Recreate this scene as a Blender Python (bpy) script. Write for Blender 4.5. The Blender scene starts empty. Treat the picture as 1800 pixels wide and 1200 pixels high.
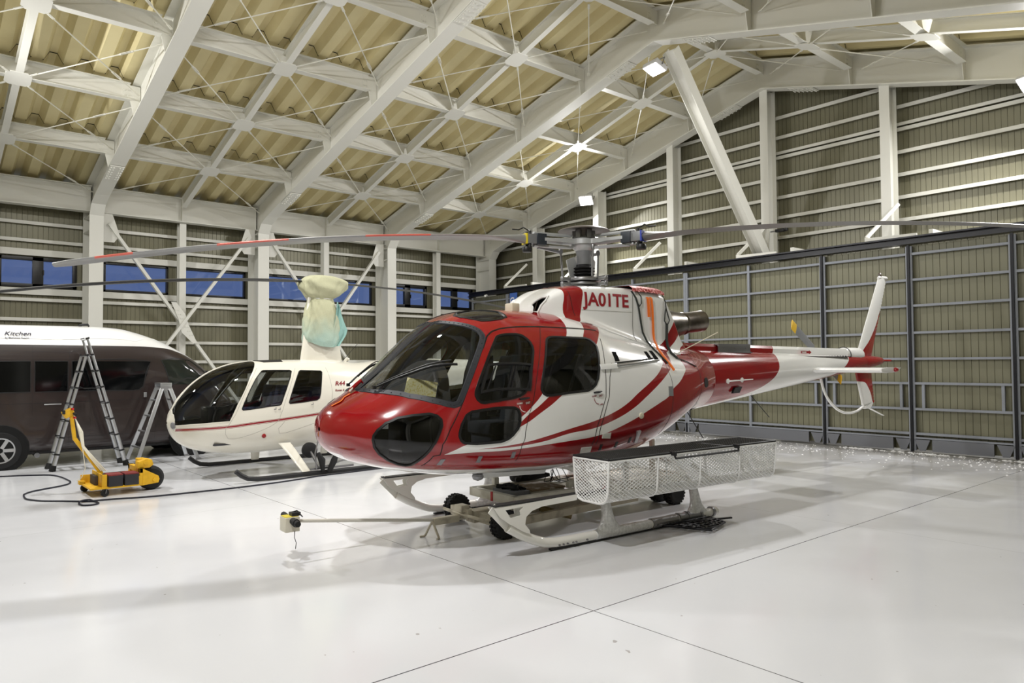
import bpy, bmesh, math, random
from mathutils import Vector, Matrix
random.seed(7)
S = bpy.context.scene
COL = S.collection
PI = math.pi
sin, cos = math.sin, math.cos

def lin(r, g, b):
    f = lambda c: ((c/255+.055)/1.055)**2.4 if c > 10 else c/255/12.92
    return (f(r), f(g), f(b), 1)

# ------------------------------------------------------------------ camera, world, light, exposure
cam_d = bpy.data.cameras.new('camera'); cam = bpy.data.objects.new('camera', cam_d); COL.objects.link(cam)
F_PX, YAW, PITCH, ROLL = 1283.0, math.radians(49.5), math.radians(1.73), math.radians(-0.385)
cam_d.sensor_width = 36; cam_d.lens = F_PX/1800*36; cam_d.clip_end = 200
_fw = Vector((-sin(YAW)*cos(PITCH), cos(YAW)*cos(PITCH), sin(PITCH)))
_r0 = Vector((cos(YAW), sin(YAW), 0)); _u0 = _r0.cross(_fw)
_r = cos(ROLL)*_r0+sin(ROLL)*_u0; _u = -sin(ROLL)*_r0+cos(ROLL)*_u0
cam.matrix_world = Matrix(((_r.x, _u.x, -_fw.x, 0), (_r.y, _u.y, -_fw.y, 0), (_r.z, _u.z, -_fw.z, 1.75), (0, 0, 0, 1)))
S.camera = cam

W = bpy.data.worlds.new('dusk_sky'); S.world = W; W.use_nodes = True
W.node_tree.nodes['Background'].inputs[0].default_value = (.25, .345, .64, 1)
W.node_tree.nodes['Background'].inputs[1].default_value = 1.35

S.view_settings.view_transform = 'Standard'; S.view_settings.look = 'None'
S.view_settings.gamma = 1; S.view_settings.use_curve_mapping = False
S.view_settings.exposure = -1.52
# flood lamps of the hangar: (position, aim point, watts)
LAMPS = [((-14.50, 15.22, 6.42), (-11.5, 9.5, 0), 900),
         ((-9.13, 11.60, 7.62), (-9.6, 8.5, 0), 900),
         ((-3.72, 15.22, 6.62), (-6, 9, 0), 900),
         ((-9.06, 3.42, 7.70), (-9.3, 5.0, 0), 900),
         ((-14.5, .12, 6.42), (-11.5, 5.0, 0), 900),
         ((-3.72, .12, 6.62), (-5.2, 5.0, 0), 900)]

# ------------------------------------------------------------------ materials
MATS = {}
def mat(name, col, rough=.5, metal=0, coat=0, bump=None, emit=None, spec=None, var=None):
    if name in MATS: return MATS[name]
    m = bpy.data.materials.new(name); m.use_nodes = True; nt = m.node_tree
    b = nt.nodes['Principled BSDF']
    b.inputs['Base Color'].default_value = col
    b.inputs['Roughness'].default_value = rough; b.inputs['Metallic'].default_value = metal
    if coat: b.inputs['Coat Weight'].default_value = coat; b.inputs['Coat Roughness'].default_value = .05
    if spec is not None: b.inputs['Specular IOR Level'].default_value = spec
    if emit: b.inputs['Emission Color'].default_value = col; b.inputs['Emission Strength'].default_value = emit
    tc = None
    if bump or var:
        tc = nt.nodes.new('ShaderNodeTexCoord')
    if bump:
        sc, st, di = bump
        n = nt.nodes.new('ShaderNodeTexNoise'); n.inputs['Scale'].default_value = sc; n.inputs['Detail'].default_value = 3
        bp = nt.nodes.new('ShaderNodeBump'); bp.inputs['Strength'].default_value = st; bp.inputs['Distance'].default_value = di
        nt.links.new(tc.outputs['Object'], n.inputs['Vector']); nt.links.new(n.outputs['Fac'], bp.inputs['Height'])
        nt.links.new(bp.outputs['Normal'], b.inputs['Normal'])
    if var:
        sc, col2, lo, hi = var
        n = nt.nodes.new('ShaderNodeTexNoise'); n.inputs['Scale'].default_value = sc; n.inputs['Detail'].default_value = 5
        r = nt.nodes.new('ShaderNodeMapRange'); r.inputs[1].default_value = lo; r.inputs[2].default_value = hi
        mx = nt.nodes.new('ShaderNodeMix'); mx.data_type = 'RGBA'
        mx.inputs[6].default_value = col; mx.inputs[7].default_value = col2
        nt.links.new(tc.outputs['Object'], n.inputs['Vector']); nt.links.new(n.outputs['Fac'], r.inputs[0])
        nt.links.new(r.outputs[0], mx.inputs[0]); nt.links.new(mx.outputs[2], b.inputs['Base Color'])
    MATS[name] = m
    return m

def glass(name, tint, spec=1.0, rough=0.0):
    """thin pane: tinted see-through with a Fresnel mirror on top"""
    if name in MATS: return MATS[name]
    m = bpy.data.materials.new(name); m.use_nodes = True; nt = m.node_tree
    for n in list(nt.nodes): nt.nodes.remove(n)
    o = nt.nodes.new('ShaderNodeOutputMaterial'); t = nt.nodes.new('ShaderNodeBsdfTransparent'); g = nt.nodes.new('ShaderNodeBsdfGlossy')
    f = nt.nodes.new('ShaderNodeFresnel'); f.inputs[0].default_value = 1.5
    k = nt.nodes.new('ShaderNodeMath'); k.operation = 'MULTIPLY'; k.inputs[1].default_value = spec; k.use_clamp = True
    mx = nt.nodes.new('ShaderNodeMixShader')
    t.inputs[0].default_value = tint; g.inputs[0].default_value = (1, 1, 1, 1); g.inputs[1].default_value = rough
    nt.links.new(f.outputs[0], k.inputs[0]); nt.links.new(k.outputs[0], mx.inputs[0])
    nt.links.new(t.outputs[0], mx.inputs[1]); nt.links.new(g.outputs[0], mx.inputs[2]); nt.links.new(mx.outputs[0], o.inputs[0])
    MATS[name] = m
    return m

class NG:
    """small helper for mask maths in a shader"""
    def __init__(s, m): s.nt = m.node_tree
    def n(s, t, **k):
        x = s.nt.nodes.new(t)
        for a, v in k.items(): setattr(x, a, v)
        return x
    def m(s, op, a, b=None):
        x = s.n('ShaderNodeMath', operation=op)
        for i, v in enumerate((a, b)):
            if v is None: continue
            if isinstance(v, (int, float)): x.inputs[i].default_value = v
            else: s.nt.links.new(v, x.inputs[i])
        return x.outputs[0]
    def curve(s, src, pts, smooth=True):
        pts = sorted(pts); x0, x1 = pts[0][0], pts[-1][0]
        ys = [p[1] for p in pts]; y0, y1 = min(ys), max(ys); dy = (y1-y0) or 1
        u = s.n('ShaderNodeMapRange'); u.inputs[1].default_value = x0; u.inputs[2].default_value = x1
        s.nt.links.new(src, u.inputs[0])
        c = s.n('ShaderNodeFloatCurve'); mp = c.mapping; cv = mp.curves[0]
        q = [((p[0]-x0)/(x1-x0), (p[1]-y0)/dy) for p in pts]
        cv.points[0].location = q[0]; cv.points[1].location = q[-1]
        for p in q[1:-1]: cv.points.new(*p)
        for p in cv.points: p.handle_type = 'AUTO_CLAMPED' if smooth else 'VECTOR'
        mp.update()
        s.nt.links.new(u.outputs[0], c.inputs['Value'])
        return s.m('ADD', s.m('MULTIPLY', c.outputs[0], dy), y0)
    def lt(s, a, b): return s.m('LESS_THAN', a, b)
    def gt(s, a, b): return s.m('GREATER_THAN', a, b)
    def AND(s, *v):
        r = v[0]
        for x in v[1:]: r = s.m('MULTIPLY', r, x)
        return r
    def OR(s, *v):
        r = v[0]
        for x in v[1:]: r = s.m('MAXIMUM', r, x)
        return r

def paint2(name, c0, c1, fn, rough=.22, coat=.6):
    """gloss paint in two colours; fn(ng, x, y, z) gives the mask of colour 1 in object space"""
    m = mat(name, c0, rough, 0, coat); g = NG(m); nt = m.node_tree
    tc = nt.nodes.new('ShaderNodeTexCoord'); sp = nt.nodes.new('ShaderNodeSeparateXYZ'); nt.links.new(tc.outputs['Object'], sp.inputs[0])
    k = fn(g, *sp.outputs)
    mx = nt.nodes.new('ShaderNodeMix'); mx.data_type = 'RGBA'; mx.inputs[6].default_value = c0; mx.inputs[7].default_value = c1
    nt.links.new(k, mx.inputs[0]); nt.links.new(mx.outputs[2], nt.nodes['Principled BSDF'].inputs['Base Color'])
    return m

# ------------------------------------------------------------------ mesh builder
class MB:
    def __init__(s): s.v = []; s.f = []
    def add(s, vs, fs):
        o = len(s.v); s.v += [tuple(v) for v in vs]; s.f += [tuple(i+o for i in f) for f in fs]; return s
    def box(s, c, d, rot=None):
        x, y, z = (k/2 for k in d)
        vs = [Vector((sx*x, sy*y, sz*z)) for sx in (-1, 1) for sy in (-1, 1) for sz in (-1, 1)]
        if rot is not None: vs = [rot @ v for v in vs]
        return s.add([Vector(c)+v for v in vs], [(0, 1, 3, 2), (4, 6, 7, 5), (0, 4, 5, 1), (2, 3, 7, 6), (0, 2, 6, 4), (1, 5, 7, 3)])
    def b2(s, lo, hi): return s.box([(a+b)/2 for a, b in zip(lo, hi)], [abs(b-a) for a, b in zip(lo, hi)])
    def frame(s, p0, p1, up=(0, 0, 1)):
        d = (Vector(p1)-Vector(p0)).normalized(); u = Vector(up)
        if abs(d.dot(u)) > .98: u = Vector((1, 0, 0)) if abs(d.x) < .9 else Vector((0, 1, 0))
        r = d.cross(u).normalized(); return r, r.cross(d).normalized(), d
    def bar(s, p0, p1, w, h, up=(0, 0, 1)):
        r, u, d = s.frame(p0, p1, up); p0, p1 = Vector(p0), Vector(p1)
        vs = [p+r*a*w/2+u*b*h/2 for p in (p0, p1) for a, b in ((-1, -1), (1, -1), (1, 1), (-1, 1))]
        return s.add(vs, [(3, 2, 1, 0), (4, 5, 6, 7), (0, 1, 5, 4), (1, 2, 6, 5), (2, 3, 7, 6), (3, 0, 4, 7)])
    def prof(s, p0, p1, pts, up=(0, 0, 1), closed=True, caps=True):
        """open or closed section (in r,u) run from p0 to p1"""
        r, u, d = s.frame(p0, p1, up); n = len(pts)
        vs = [Vector(p)+r*a+u*b for p in (p0, p1) for a, b in pts]
        m = n if closed else n-1
        fs = [(i, (i+1) % n, n+(i+1) % n, n+i) for i in range(m)]
        if closed and caps: fs += [tuple(range(n-1, -1, -1)), tuple(range(n, 2*n))]
        return s.add(vs, fs)
    def hbeam(s, p0, p1, w, h, t=.014, up=(0, 0, 1)):
        """H section: flanges w wide, h deep along up"""
        a, b, c = w/2, h/2, t/2+.002
        return s.prof(p0, p1, [(-a, -b), (a, -b), (a, -b+t), (c, -b+t), (c, b-t), (a, b-t), (a, b), (-a, b), (-a, b-t), (-c, b-t), (-c, -b+t), (-a, -b+t)], up)
    def tube(s, path, r, n=8, closed=False, caps=True):
        P = [Vector(p) for p in path]; L = len(P); rs = r if isinstance(r, (list, tuple)) else [r]*L
        rings = []; prev = None
        for i, p in enumerate(P):
            a = P[(i-1) % L] if (closed or i > 0) else p; b = P[(i+1) % L] if (closed or i < L-1) else p
            d = (b-a)
            if d.length < 1e-9: d = Vector((0, 0, 1))
            d.normalize()
            if prev is None:
                u = Vector((0, 0, 1)) if abs(d.z) < .9 else Vector((1, 0, 0))
            else: u = prev
            u = (u-d*u.dot(d))
            if u.length < 1e-6: u = Vector((0, 1, 0))-d*d.y
            u.normalize(); prev = u; v = d.cross(u)
            rings.append([p+(u*cos(2*PI*k/n)+v*sin(2*PI*k/n))*rs[i] for k in range(n)])
        o = len(s.v)
        for R_ in rings: s.v += [tuple(q) for q in R_]
        m = L if closed else L-1
        for i in range(m):
            for k in range(n):
                a, b = o+i*n+k, o+i*n+(k+1) % n; c, d2 = o+((i+1) % L)*n+(k+1) % n, o+((i+1) % L)*n+k
                s.f.append((a, b, c, d2))
        if caps and not closed:
            s.f.append(tuple(o+k for k in range(n-1, -1, -1))); s.f.append(tuple(o+(L-1)*n+k for k in range(n)))
        return s
    def cyl(s, p0, p1, r0, r1=None, n=20): return s.tube([p0, p1], [r0, r0 if r1 is None else r1], n)
    def lathe(s, c, prof, axis=(0, 0, 1), n=28, caps=True):
        """prof: (radius, height along axis)"""
        ax = Vector(axis).normalized(); u = ax.orthogonal().normalized(); v = ax.cross(u); c = Vector(c); o = len(s.v)
        for r, h in prof:
            s.v += [tuple(c+ax*h+(u*cos(2*PI*k/n)+v*sin(2*PI*k/n))*r) for k in range(n)]
        for i in range(len(prof)-1):
            for k in range(n): s.f.append((o+i*n+k, o+i*n+(k+1) % n, o+(i+1)*n+(k+1) % n, o+(i+1)*n+k))
        if caps:
            if prof[0][0] > 1e-4: s.f.append(tuple(o+k for k in range(n-1, -1, -1)))
            if prof[-1][0] > 1e-4: s.f.append(tuple(o+(len(prof)-1)*n+k for k in range(n)))
        return s
    def grid(s, P, closeu=False, closev=False):
        """P[i][j] points"""
        n, m = len(P), len(P[0]); o = len(s.v)
        for r in P: s.v += [tuple(q) for q in r]
        for i in range(n if closeu else n-1):
            for j in range(m if closev else m-1):
                s.f.append((o+i*m+j, o+((i+1) % n)*m+j, o+((i+1) % n)*m+(j+1) % m, o+i*m+(j+1) % m))
        return s
    def prism(s, pts, off):
        """closed polygon of 3-D points pushed along off"""
        n = len(pts); off = Vector(off); P = [Vector(p) for p in pts]
        return s.add(P+[p+off for p in P], [tuple(range(n-1, -1, -1)), tuple(range(n, 2*n))]+[(i, (i+1) % n, n+(i+1) % n, n+i) for i in range(n)])
    def build(s, name, m, parent=None, smooth=False, bevel=0, sharp=40):
        me = bpy.data.meshes.new(name); me.from_pydata(s.v, [], s.f); me.update()
        bm = bmesh.new(); bm.from_mesh(me); bmesh.ops.recalc_face_normals(bm, faces=bm.faces)
        if bevel:
            ed = [e for e in bm.edges if len(e.link_faces) == 2 and e.calc_face_angle(0) > .6]
            bmesh.ops.bevel(bm, geom=ed, offset=bevel, segments=2, affect='EDGES', profile=.6)
        bm.to_mesh(me); bm.free()
        if smooth or bevel:
            me.polygons.foreach_set('use_smooth', [True]*len(me.polygons))
            me.set_sharp_from_angle(angle=math.radians(sharp))
        o = bpy.data.objects.new(name, me); COL.objects.link(o)
        if m is not None: me.materials.append(m)
        if parent is not None: o.parent = parent
        return o

def tag(o, label=None, cat=None, group=None, kind=None):
    for k, v in (('label', label), ('category', cat), ('group', group), ('kind', kind)):
        if v: o[k] = v
    return o
def empty(name, loc=(0, 0, 0), rz=0, label=None, cat=None, group=None):
    o = bpy.data.objects.new(name, None); COL.objects.link(o); o.location = loc; o.rotation_euler = (0, 0, rz); o.empty_display_size = .2
    return tag(o, label, cat, group)
def struct(o): o['kind'] = 'structure'; return o
def copy_tree(o, parent=None):
    c = o.copy(); COL.objects.link(c)
    if parent is not None: c.parent = parent
    for ch in o.children: copy_tree(ch, c)
    return c
def text_mesh(name, body, size, mtl, mtx, parent=None, extrude=.001, bold=0, shear=0, sx=1, align='LEFT', fine=0):
    cu = bpy.data.curves.new(name, 'FONT'); cu.body = body; cu.size = size; cu.extrude = extrude; cu.offset = bold; cu.shear = shear
    cu.align_x = align
    t = bpy.data.objects.new(name+'_tmp', cu); COL.objects.link(t)
    bpy.context.view_layer.update()
    me = bpy.data.meshes.new_from_object(t.evaluated_get(bpy.context.evaluated_depsgraph_get()))
    bpy.data.objects.remove(t); bpy.data.curves.remove(cu)
    if fine:
        bm = bmesh.new(); bm.from_mesh(me); bmesh.ops.triangulate(bm, faces=bm.faces)
        for _ in range(4):
            ed = [e for e in bm.edges if e.calc_length() > fine]
            if ed: bmesh.ops.subdivide_edges(bm, edges=ed, cuts=1); bmesh.ops.triangulate(bm, faces=bm.faces)
        bm.to_mesh(me); bm.free()
    me.transform(Matrix.Diagonal((sx, 1, 1, 1))); me.transform(mtx); me.materials.clear(); me.materials.append(mtl); me.name = name
    o = bpy.data.objects.new(name, me); COL.objects.link(o)
    if parent is not None: o.parent = parent
    return o
def mtx3(o, x, y):
    x = Vector(x).normalized(); y = Vector(y); y = (y-x*x.dot(y)).normalized(); z = x.cross(y)
    return Matrix(((x.x, y.x, z.x, o[0]), (x.y, y.y, z.y, o[1]), (x.z, y.z, z.z, o[2]), (0, 0, 0, 1)))

WHITE = mat('white_steel_paint', lin(226, 225, 216), .42)
DARK = mat('black_plastic', lin(22, 22, 24), .45)
BLACKM = mat('black_metal', lin(20, 21, 26), .4, .3)
RUBBER = mat('black_rubber', lin(16, 16, 17), .75)
ALU = mat('bare_aluminium', lin(200, 202, 205), .32, .9)
STEEL = mat('grey_metal', lin(150, 150, 152), .38, .85)
GREYP = mat('grey_door_paint', lin(140, 144, 152), .45)

# ================================================================== the hangar
XL, YB, XR, YF = -20.2, 16.25, 2.15, -.95           # faces of the four walls
FRAMES = [-.33, 3.67, 7.67, 11.67, 15.63]
XRID = -9.08; SL = .26
def zraf(x): return 8.17-SL*abs(x-XRID)                # underside of the rafters
# floor: white epoxy with cut joints, damp grey patches by the doors
m = mat('white_epoxy_floor', lin(226, 225, 223), .16, spec=.5); g = NG(m); nt = m.node_tree; bs = nt.nodes['Principled BSDF']
tc = nt.nodes.new('ShaderNodeTexCoord'); sp = nt.nodes.new('ShaderNodeSeparateXYZ'); nt.links.new(tc.outputs['Object'], sp.inputs[0])
X, Y, Z = sp.outputs
def near(v, c, w): return g.lt(g.m('ABSOLUTE', g.m('SUBTRACT', v, c)), w)
strong = g.OR(near(X, -3.6, .005), near(Y, 3.815, .004))
weak = g.OR(near(X, -9.13, .003), near(Y, 7.86, .003), near(X, -14.66, .003), near(Y, -.23, .003), near(Y, 11.9, .003), near(X, 1.9, .003))
def noise(sc, det=4, dist=0.0):
    n = g.n('ShaderNodeTexNoise'); n.inputs['Scale'].default_value = sc; n.inputs['Detail'].default_value = det; n.inputs['Distortion'].default_value = dist
    nt.links.new(tc.outputs['Object'], n.inputs['Vector']); return n.outputs['Fac']
def mixc(f, a, b):
    x = g.n('ShaderNodeMix', data_type='RGBA')
    for i, v in ((0, f), (6, a), (7, b)):
        if isinstance(v, (tuple, int, float)): x.inputs[i].default_value = v
        else: nt.links.new(v, x.inputs[i])
    return x.outputs[2]
def rng(v, lo, hi, a=0, b=1):
    x = g.n('ShaderNodeMapRange'); nt.links.new(v, x.inputs[0])
    for i, q in enumerate((lo, hi, a, b)): x.inputs[i+1].default_value = q
    return x.outputs[0]
wear = rng(noise(.35, 5, .6), .42, .72, 0, .10)
c1 = mixc(wear, lin(222, 223, 226), lin(188, 187, 184))
speck = g.AND(g.gt(noise(2.1, 2), .60), g.gt(noise(13, 2), .735))
c2 = mixc(g.m('MULTIPLY', speck, .55), c1, lin(120, 108, 96))
wet = g.m('MULTIPLY', rng(Y, 8.2, 13.5), rng(noise(.8, 4, .4), .25, .50))
c3 = mixc(g.m('MULTIPLY', wet, .62), c2, lin(150, 146, 134))
c4 = mixc(g.m('MULTIPLY', weak, .45), c3, lin(110, 108, 106))
c5 = mixc(strong, c4, lin(70, 70, 74))
nt.links.new(c5, bs.inputs['Base Color'])
nt.links.new(g.m('ADD', rng(noise(1.6, 4, .5), .3, .7, .10, .22), g.m('MULTIPLY', wet, -.05)), bs.inputs['Roughness'])
bp = g.n('ShaderNodeBump'); bp.inputs['Strength'].default_value = .22; bp.inputs['Distance'].default_value = .004
nt.links.new(g.m('ADD', noise(2.2, 2), g.m('MULTIPLY', noise(28, 2), .09)), bp.inputs['Height']); nt.links.new(bp.outputs['Normal'], bs.inputs['Normal'])
struct(MB().b2((XL-.1, YF-.1, -.2), (XR+.1, YB+.1, 0)).build('floor', m))

SIDING = mat('olive_grey_siding', lin(124, 121, 99), .34, .15, bump=(2, .05, .01))
def siding_profile(u0, u1, pitch=.19):
    p = []; u = u0
    while u < u1-1e-6:
        e = min(u+pitch, u1)
        p += [(u, 0), (u+.003, -.010), (u+.010, -.010), (u+.013, 0)] if e-u > .03 else [(u, 0)]
        u = e
    return p+[(u1, 0)]
def sheet(mb, axis, pos, inward, u0, u1, z0f, z1f, pitch=.105):
    """ribbed sheet; axis 'x': runs along X at Y=pos, 'y': runs along Y at X=pos. z0f, z1f: functions of u"""
    vs, fs = [], []
    for u, d in siding_profile(u0, u1, pitch):
        q = pos+inward*d
        for z in (z0f(u), z1f(u)): vs.append((u, q, z) if axis == 'x' else (q, u, z))
    n = len(vs)//2
    mb.add(vs, [(2*i, 2*i+2, 2*i+3, 2*i+1) for i in range(n-1)])
ztop = lambda x: zraf(x)+.74
K = lambda v: (lambda u: v)
# ---- left wall with its band of windows
WZ0, WZ1 = 3.60, 4.31
WIN = [(.05, 1.5, 1), (1.84, 3.42, 1), (4.0, 5.49, 0), (5.84, 7.50, 0), (8.0, 9.62, 0), (9.98, 11.47, 0), (12.02, 13.52, 1), (13.90, 15.42, 1)]
mb = MB(); e = ztop(XL)
sheet(mb, 'y', XL, 1, YF, YB, K(0), K(WZ0)); sheet(mb, 'y', XL, 1, YF, YB, K(WZ1), K(e))
u = YF
for a, b, k in WIN: sheet(mb, 'y', XL, 1, u, a, K(WZ0), K(WZ1)); u = b
sheet(mb, 'y', XL, 1, u, YB, K(WZ0), K(WZ1))
struct(mb.build('wall_left', SIDING))
WFRAME = mat('black_window_frame', lin(20, 20, 21), .35)
PANE = glass('window_glass', (.80, .86, .97, 1), 1.0, .0)
for i, (a, b, k) in enumerate(WIN):
    t = .045 if not k else .085
    mb = MB(); x0, x1 = XL-.06, XL+.05
    for lo, hi in (((a, WZ0), (a+t, WZ1)), ((b-t, WZ0), (b, WZ1)), ((a, WZ0), (b, WZ0+t)), ((a, WZ1-t), (b, WZ1))): mb.b2((x0, lo[0], lo[1]), (x1, hi[0], hi[1]))
    if k: mb.b2((x0, (a+b)/2-.11, WZ0), (x1, (a+b)/2+.11, WZ1))
    f = struct(mb.build('window_%d' % (i+1), WFRAME, bevel=.004))
    MB().b2((XL-.012, a+.01, WZ0+.01), (XL-.006, b-.01, WZ1-.01)).build('pane', PANE, f)
    if k: MB().b2((x1, (a+b)/2+.10, (WZ0+WZ1)/2-.06), (x1+.03, (a+b)/2+.12, (WZ0+WZ1)/2+.06)).build('latch', DARK, f)
# ---- gable, front and right walls
mb = MB(); sheet(mb, 'x', YB, -1, XL, XRID, K(0), ztop); sheet(mb, 'x', YB, -1, XRID, XR, K(0), ztop); struct(mb.build('wall_back', SIDING))
mb = MB(); sheet(mb, 'x', YF, 1, XL, XRID, K(0), ztop); sheet(mb, 'x', YF, 1, XRID, XR, K(0), ztop); struct(mb.build('wall_front', SIDING))
mb = MB(); sheet(mb, 'y', XR, -1, YF, YB, K(0), K(ztop(XR))); struct(mb.build('wall_right', SIDING))
# ---- folded roof deck
DECK = mat('cream_roof_deck', lin(222, 210, 164), .62, var=(1.2, lin(208, 194, 146), .35, .75))
for nm, xa, xb in (('ceiling', XRID, XL-.3), ('ceiling_2', XRID, XR+.3)):
    vs, n = [], 0; y = YF-.2
    while y < YB+.3:
        for dy, dz in ((0, .0), (.2, .0), (.29, .17), (.41, .17)):
            for x in (xa, xb): vs.append((x, y+dy, ztop(x)+.02+dz))
            n += 1
        y += .5
    struct(MB().add(vs, [(2*i, 2*i+2, 2*i+3, 2*i+1) for i in range(n-1)]).build(nm, DECK))
# ---- portal frames: column > rafter
def sect(mb, path, y, w, t=.02):
    """flange plate along an XZ path"""
    for (x0, z0), (x1, z1) in zip(path[:-1], path[1:]):
        d = Vector((x1-x0, 0, z1-z0)).normalized(); nn = Vector((-d.z, 0, d.x))*t/2
        a, b = Vector((x0, 0, z0))-d*.004, Vector((x1, 0, z1))+d*.004
        mb.add([q+s_*nn+Vector((0, y+k*w/2, 0)) for q in (a, b) for k, s_ in ((-1, -1), (1, -1), (1, 1), (-1, 1))],
               [(3, 2, 1, 0), (4, 5, 6, 7), (0, 1, 5, 4), (1, 2, 6, 5), (2, 3, 7, 6), (3, 0, 4, 7)])
PURX = [-17.5, -15.37, -13.27, -11.12, -9.08, -7.0, -4.85, -2.72, -.6]
def portal(y):
    objs = []
    for s_ in (-1, 1):
        X_ = lambda x: XRID+s_*(XRID-x)*-1 if False else (x if s_ < 0 else 2*XRID-x)
        inner = [(X_(-19.3), 0), (X_(-19.3), 5.3), (X_(-19.1), 5.54), (X_(-18.7), 5.68)]
        c = MB(); sect(c, inner[:2], y, .30); sect(c, [(X_(-20.02), 0), (X_(-20.02), 6.05)], y, .30)
        c.b2((X_(-20.02), y-.006, 0), (X_(-19.3), y+.006, 5.3))
        for z in (5.3, 4.95): c.b2((X_(-20.0), y-.14, z-.008), (X_(-19.32), y+.14, z+.008))
        struct(c.build('column', WHITE)); 
        r = MB(); low = inner[1:]+[(XRID, 8.17)]
        sect(r, low, y, .30); top = [(X_(-20.02), ztop(-20.02)-.06), (XRID, 8.85)]; sect(r, top, y, .30)
        r.prism([(x, y-.006, z) for x, z in [(X_(-20.02), 5.3)]+low+[(XRID, 8.85), (X_(-20.02), ztop(-20.02)-.06)]], (0, .012, 0))
        for px in PURX:
            if (px-XRID)*s_ < .05 or abs(px-XRID) < .05: continue
            zb = zraf(px)+.32
            for k in (-1, 1):   # tapered stiffener under each roof beam
                r.prism([(px-.006, y+k*.012, zb+.3), (px-.006, y+k*.2, zb+.3), (px-.006, y+k*.2, zb+.02), (px-.006, y+k*.13, zraf(px)+.02), (px-.006, y+k*.012, zraf(px)+.02)], (.012, 0, 0))
        o = struct(r.build('rafter_beam', WHITE))
        for xc in (X_(-17.55), X_(-10.05)):   # bolted splice of the lower flange
            b = MB(); zc = zraf(xc)-.012; sl = -SL*(-1 if xc < XRID else 1)
            rt = Matrix.Rotation(math.atan(SL) * (-1 if xc < XRID else 1), 3, 'Y')
            b.box((xc, y, zc-.012), (.62, .28, .014), rt)
            for i in range(6):
                for k in (-1, 1):
                    for k2 in (0, 1):
                        p = Vector((xc, y, zc-.02))+rt @ Vector((-.26+i*.104, k*(.06+k2*.055), -.004)); b.cyl(p, p+rt @ Vector((0, 0, -.022)), .016, n=6)
            b.build('splice_plate', WHITE, o)
    return objs
for y in FRAMES: portal(y)
# ---- eave girders, roof beams, struts
for s_ in (-1, 1):
    for a, b in zip(FRAMES[:-1], FRAMES[1:]):
        x = -19.72 if s_ < 0 else 2*XRID+19.72
        mb = MB(); mb.hbeam((x, a+.05, 5.74), (x, b-.05, 5.74), .26, .62, .016)
        for q in ((a+b)/2,): mb.b2((x-.12, q-.006, 5.44), (x+.12, q+.006, 6.04))
        struct(mb.build('eave_beam', WHITE))
for px in PURX:
    z0 = zraf(px)+.33
    for a, b in zip(FRAMES[:-1], FRAMES[1:]):
        mb = MB(); mb.hbeam((px, a+.20, z0+.165), (px, b-.20, z0+.165), .17, .33, .012)
        o = struct(mb.build('roof_beam', WHITE))
        gp = MB(); ym = (a+b)/2; q = .13; s = -SL if px > XRID+.1 else SL if px < XRID-.1 else 0
        pts = [(px+dx, ym+dy, z0-.022+s*dx) for dx, dy in ((-q-.07, -q), (-q, -q-.07), (q, -q-.07), (q+.07, -q), (q+.07, q), (q, q+.07), (-q, q+.07), (-q-.07, q))]
        gp.prism(pts, (0, 0, .014)); gp.build('gusset_plate', WHITE, o)
        for yy, k in ((a, 1), (b, -1)):   # cleat and bolts at each end
            c = MB(); c.b2((px-.012, yy+k*.02, z0+.03), (px+.012, yy+k*.34, z0+.30))
            for i in range(4):
                for sd in (-1, 1):
                    p = Vector((px+sd*.012, yy+k*(.25+.05*(i % 2)), z0+.09+.05*(i//2)*2)); c.cyl(p, p+Vector((sd*.016, 0, 0)), .014, n=6)
            c.build('cleat', WHITE, o)
        cl = MB(); zt = ztop(px)+.018; kk = 0
        while True:
            y = YF-.2+.5*kk; kk += 1
            if y+.2 < a: continue
            if y+.5 > b: break
            cl.tube([(px, y+.19, zt-.005), (px, y+.285, zt+.165), (px, y+.415, zt+.165), (px, y+.51, zt-.005)], .009, 5)
        cl.build('closure_strip', mat('black_closure_foam', lin(24, 22, 18), .9), o)
for a, b in zip(FRAMES[:-1], FRAMES[1:]):
    ym = (a+b)/2
    for xa, xb in zip([-19.6]+PURX[:-1], PURX):
        za, zb = (zraf(v)+.33+.13 for v in (max(xa, -19.6), xb))
        if xb > XRID+.1 and xa < XRID-.1: continue
        struct(MB().hbeam((xa+.1, ym, za), (xb-.1, ym, zb), .12, .24, .010).build('strut_beam', WHITE))
# ---- cross bracing rods under the roof, one thing each
ROD = mat('white_rod_paint', lin(222, 220, 208), .4)
def rod(p0, p1, label):
    p0, p1 = Vector(p0), Vector(p1); d = (p1-p0).normalized()
    o = MB().tube([p0, p1], .011, 6).build('tie_rod', ROD); struct(o)
    c = p0+d*((p1-p0).length*.72)
    t = MB(); side = d.cross(Vector((0, 0, 1))).normalized()*.024
    for k in (-1, 1): t.tube([c-d*.11+side*k*.3, c-d*.08+side*k, c+d*.08+side*k, c+d*.11+side*k*.3], .008, 5)
    t.cyl(c-d*.13, c-d*.09, .018, n=8).cyl(c+d*.09, c+d*.13, .018, n=8); t.build('turnbuckle', ROD, o)
    e_ = MB()
    for p, s in ((p0, 1), (p1, -1)):
        e_.bar(p-d*s*.02, p+d*s*.12, .045, .012, (0, 0, 1))
    e_.build('clevis', ROD, o)
    return o
def tab(x, y, z, k):
    return (x, y+k*.17, z)
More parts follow.
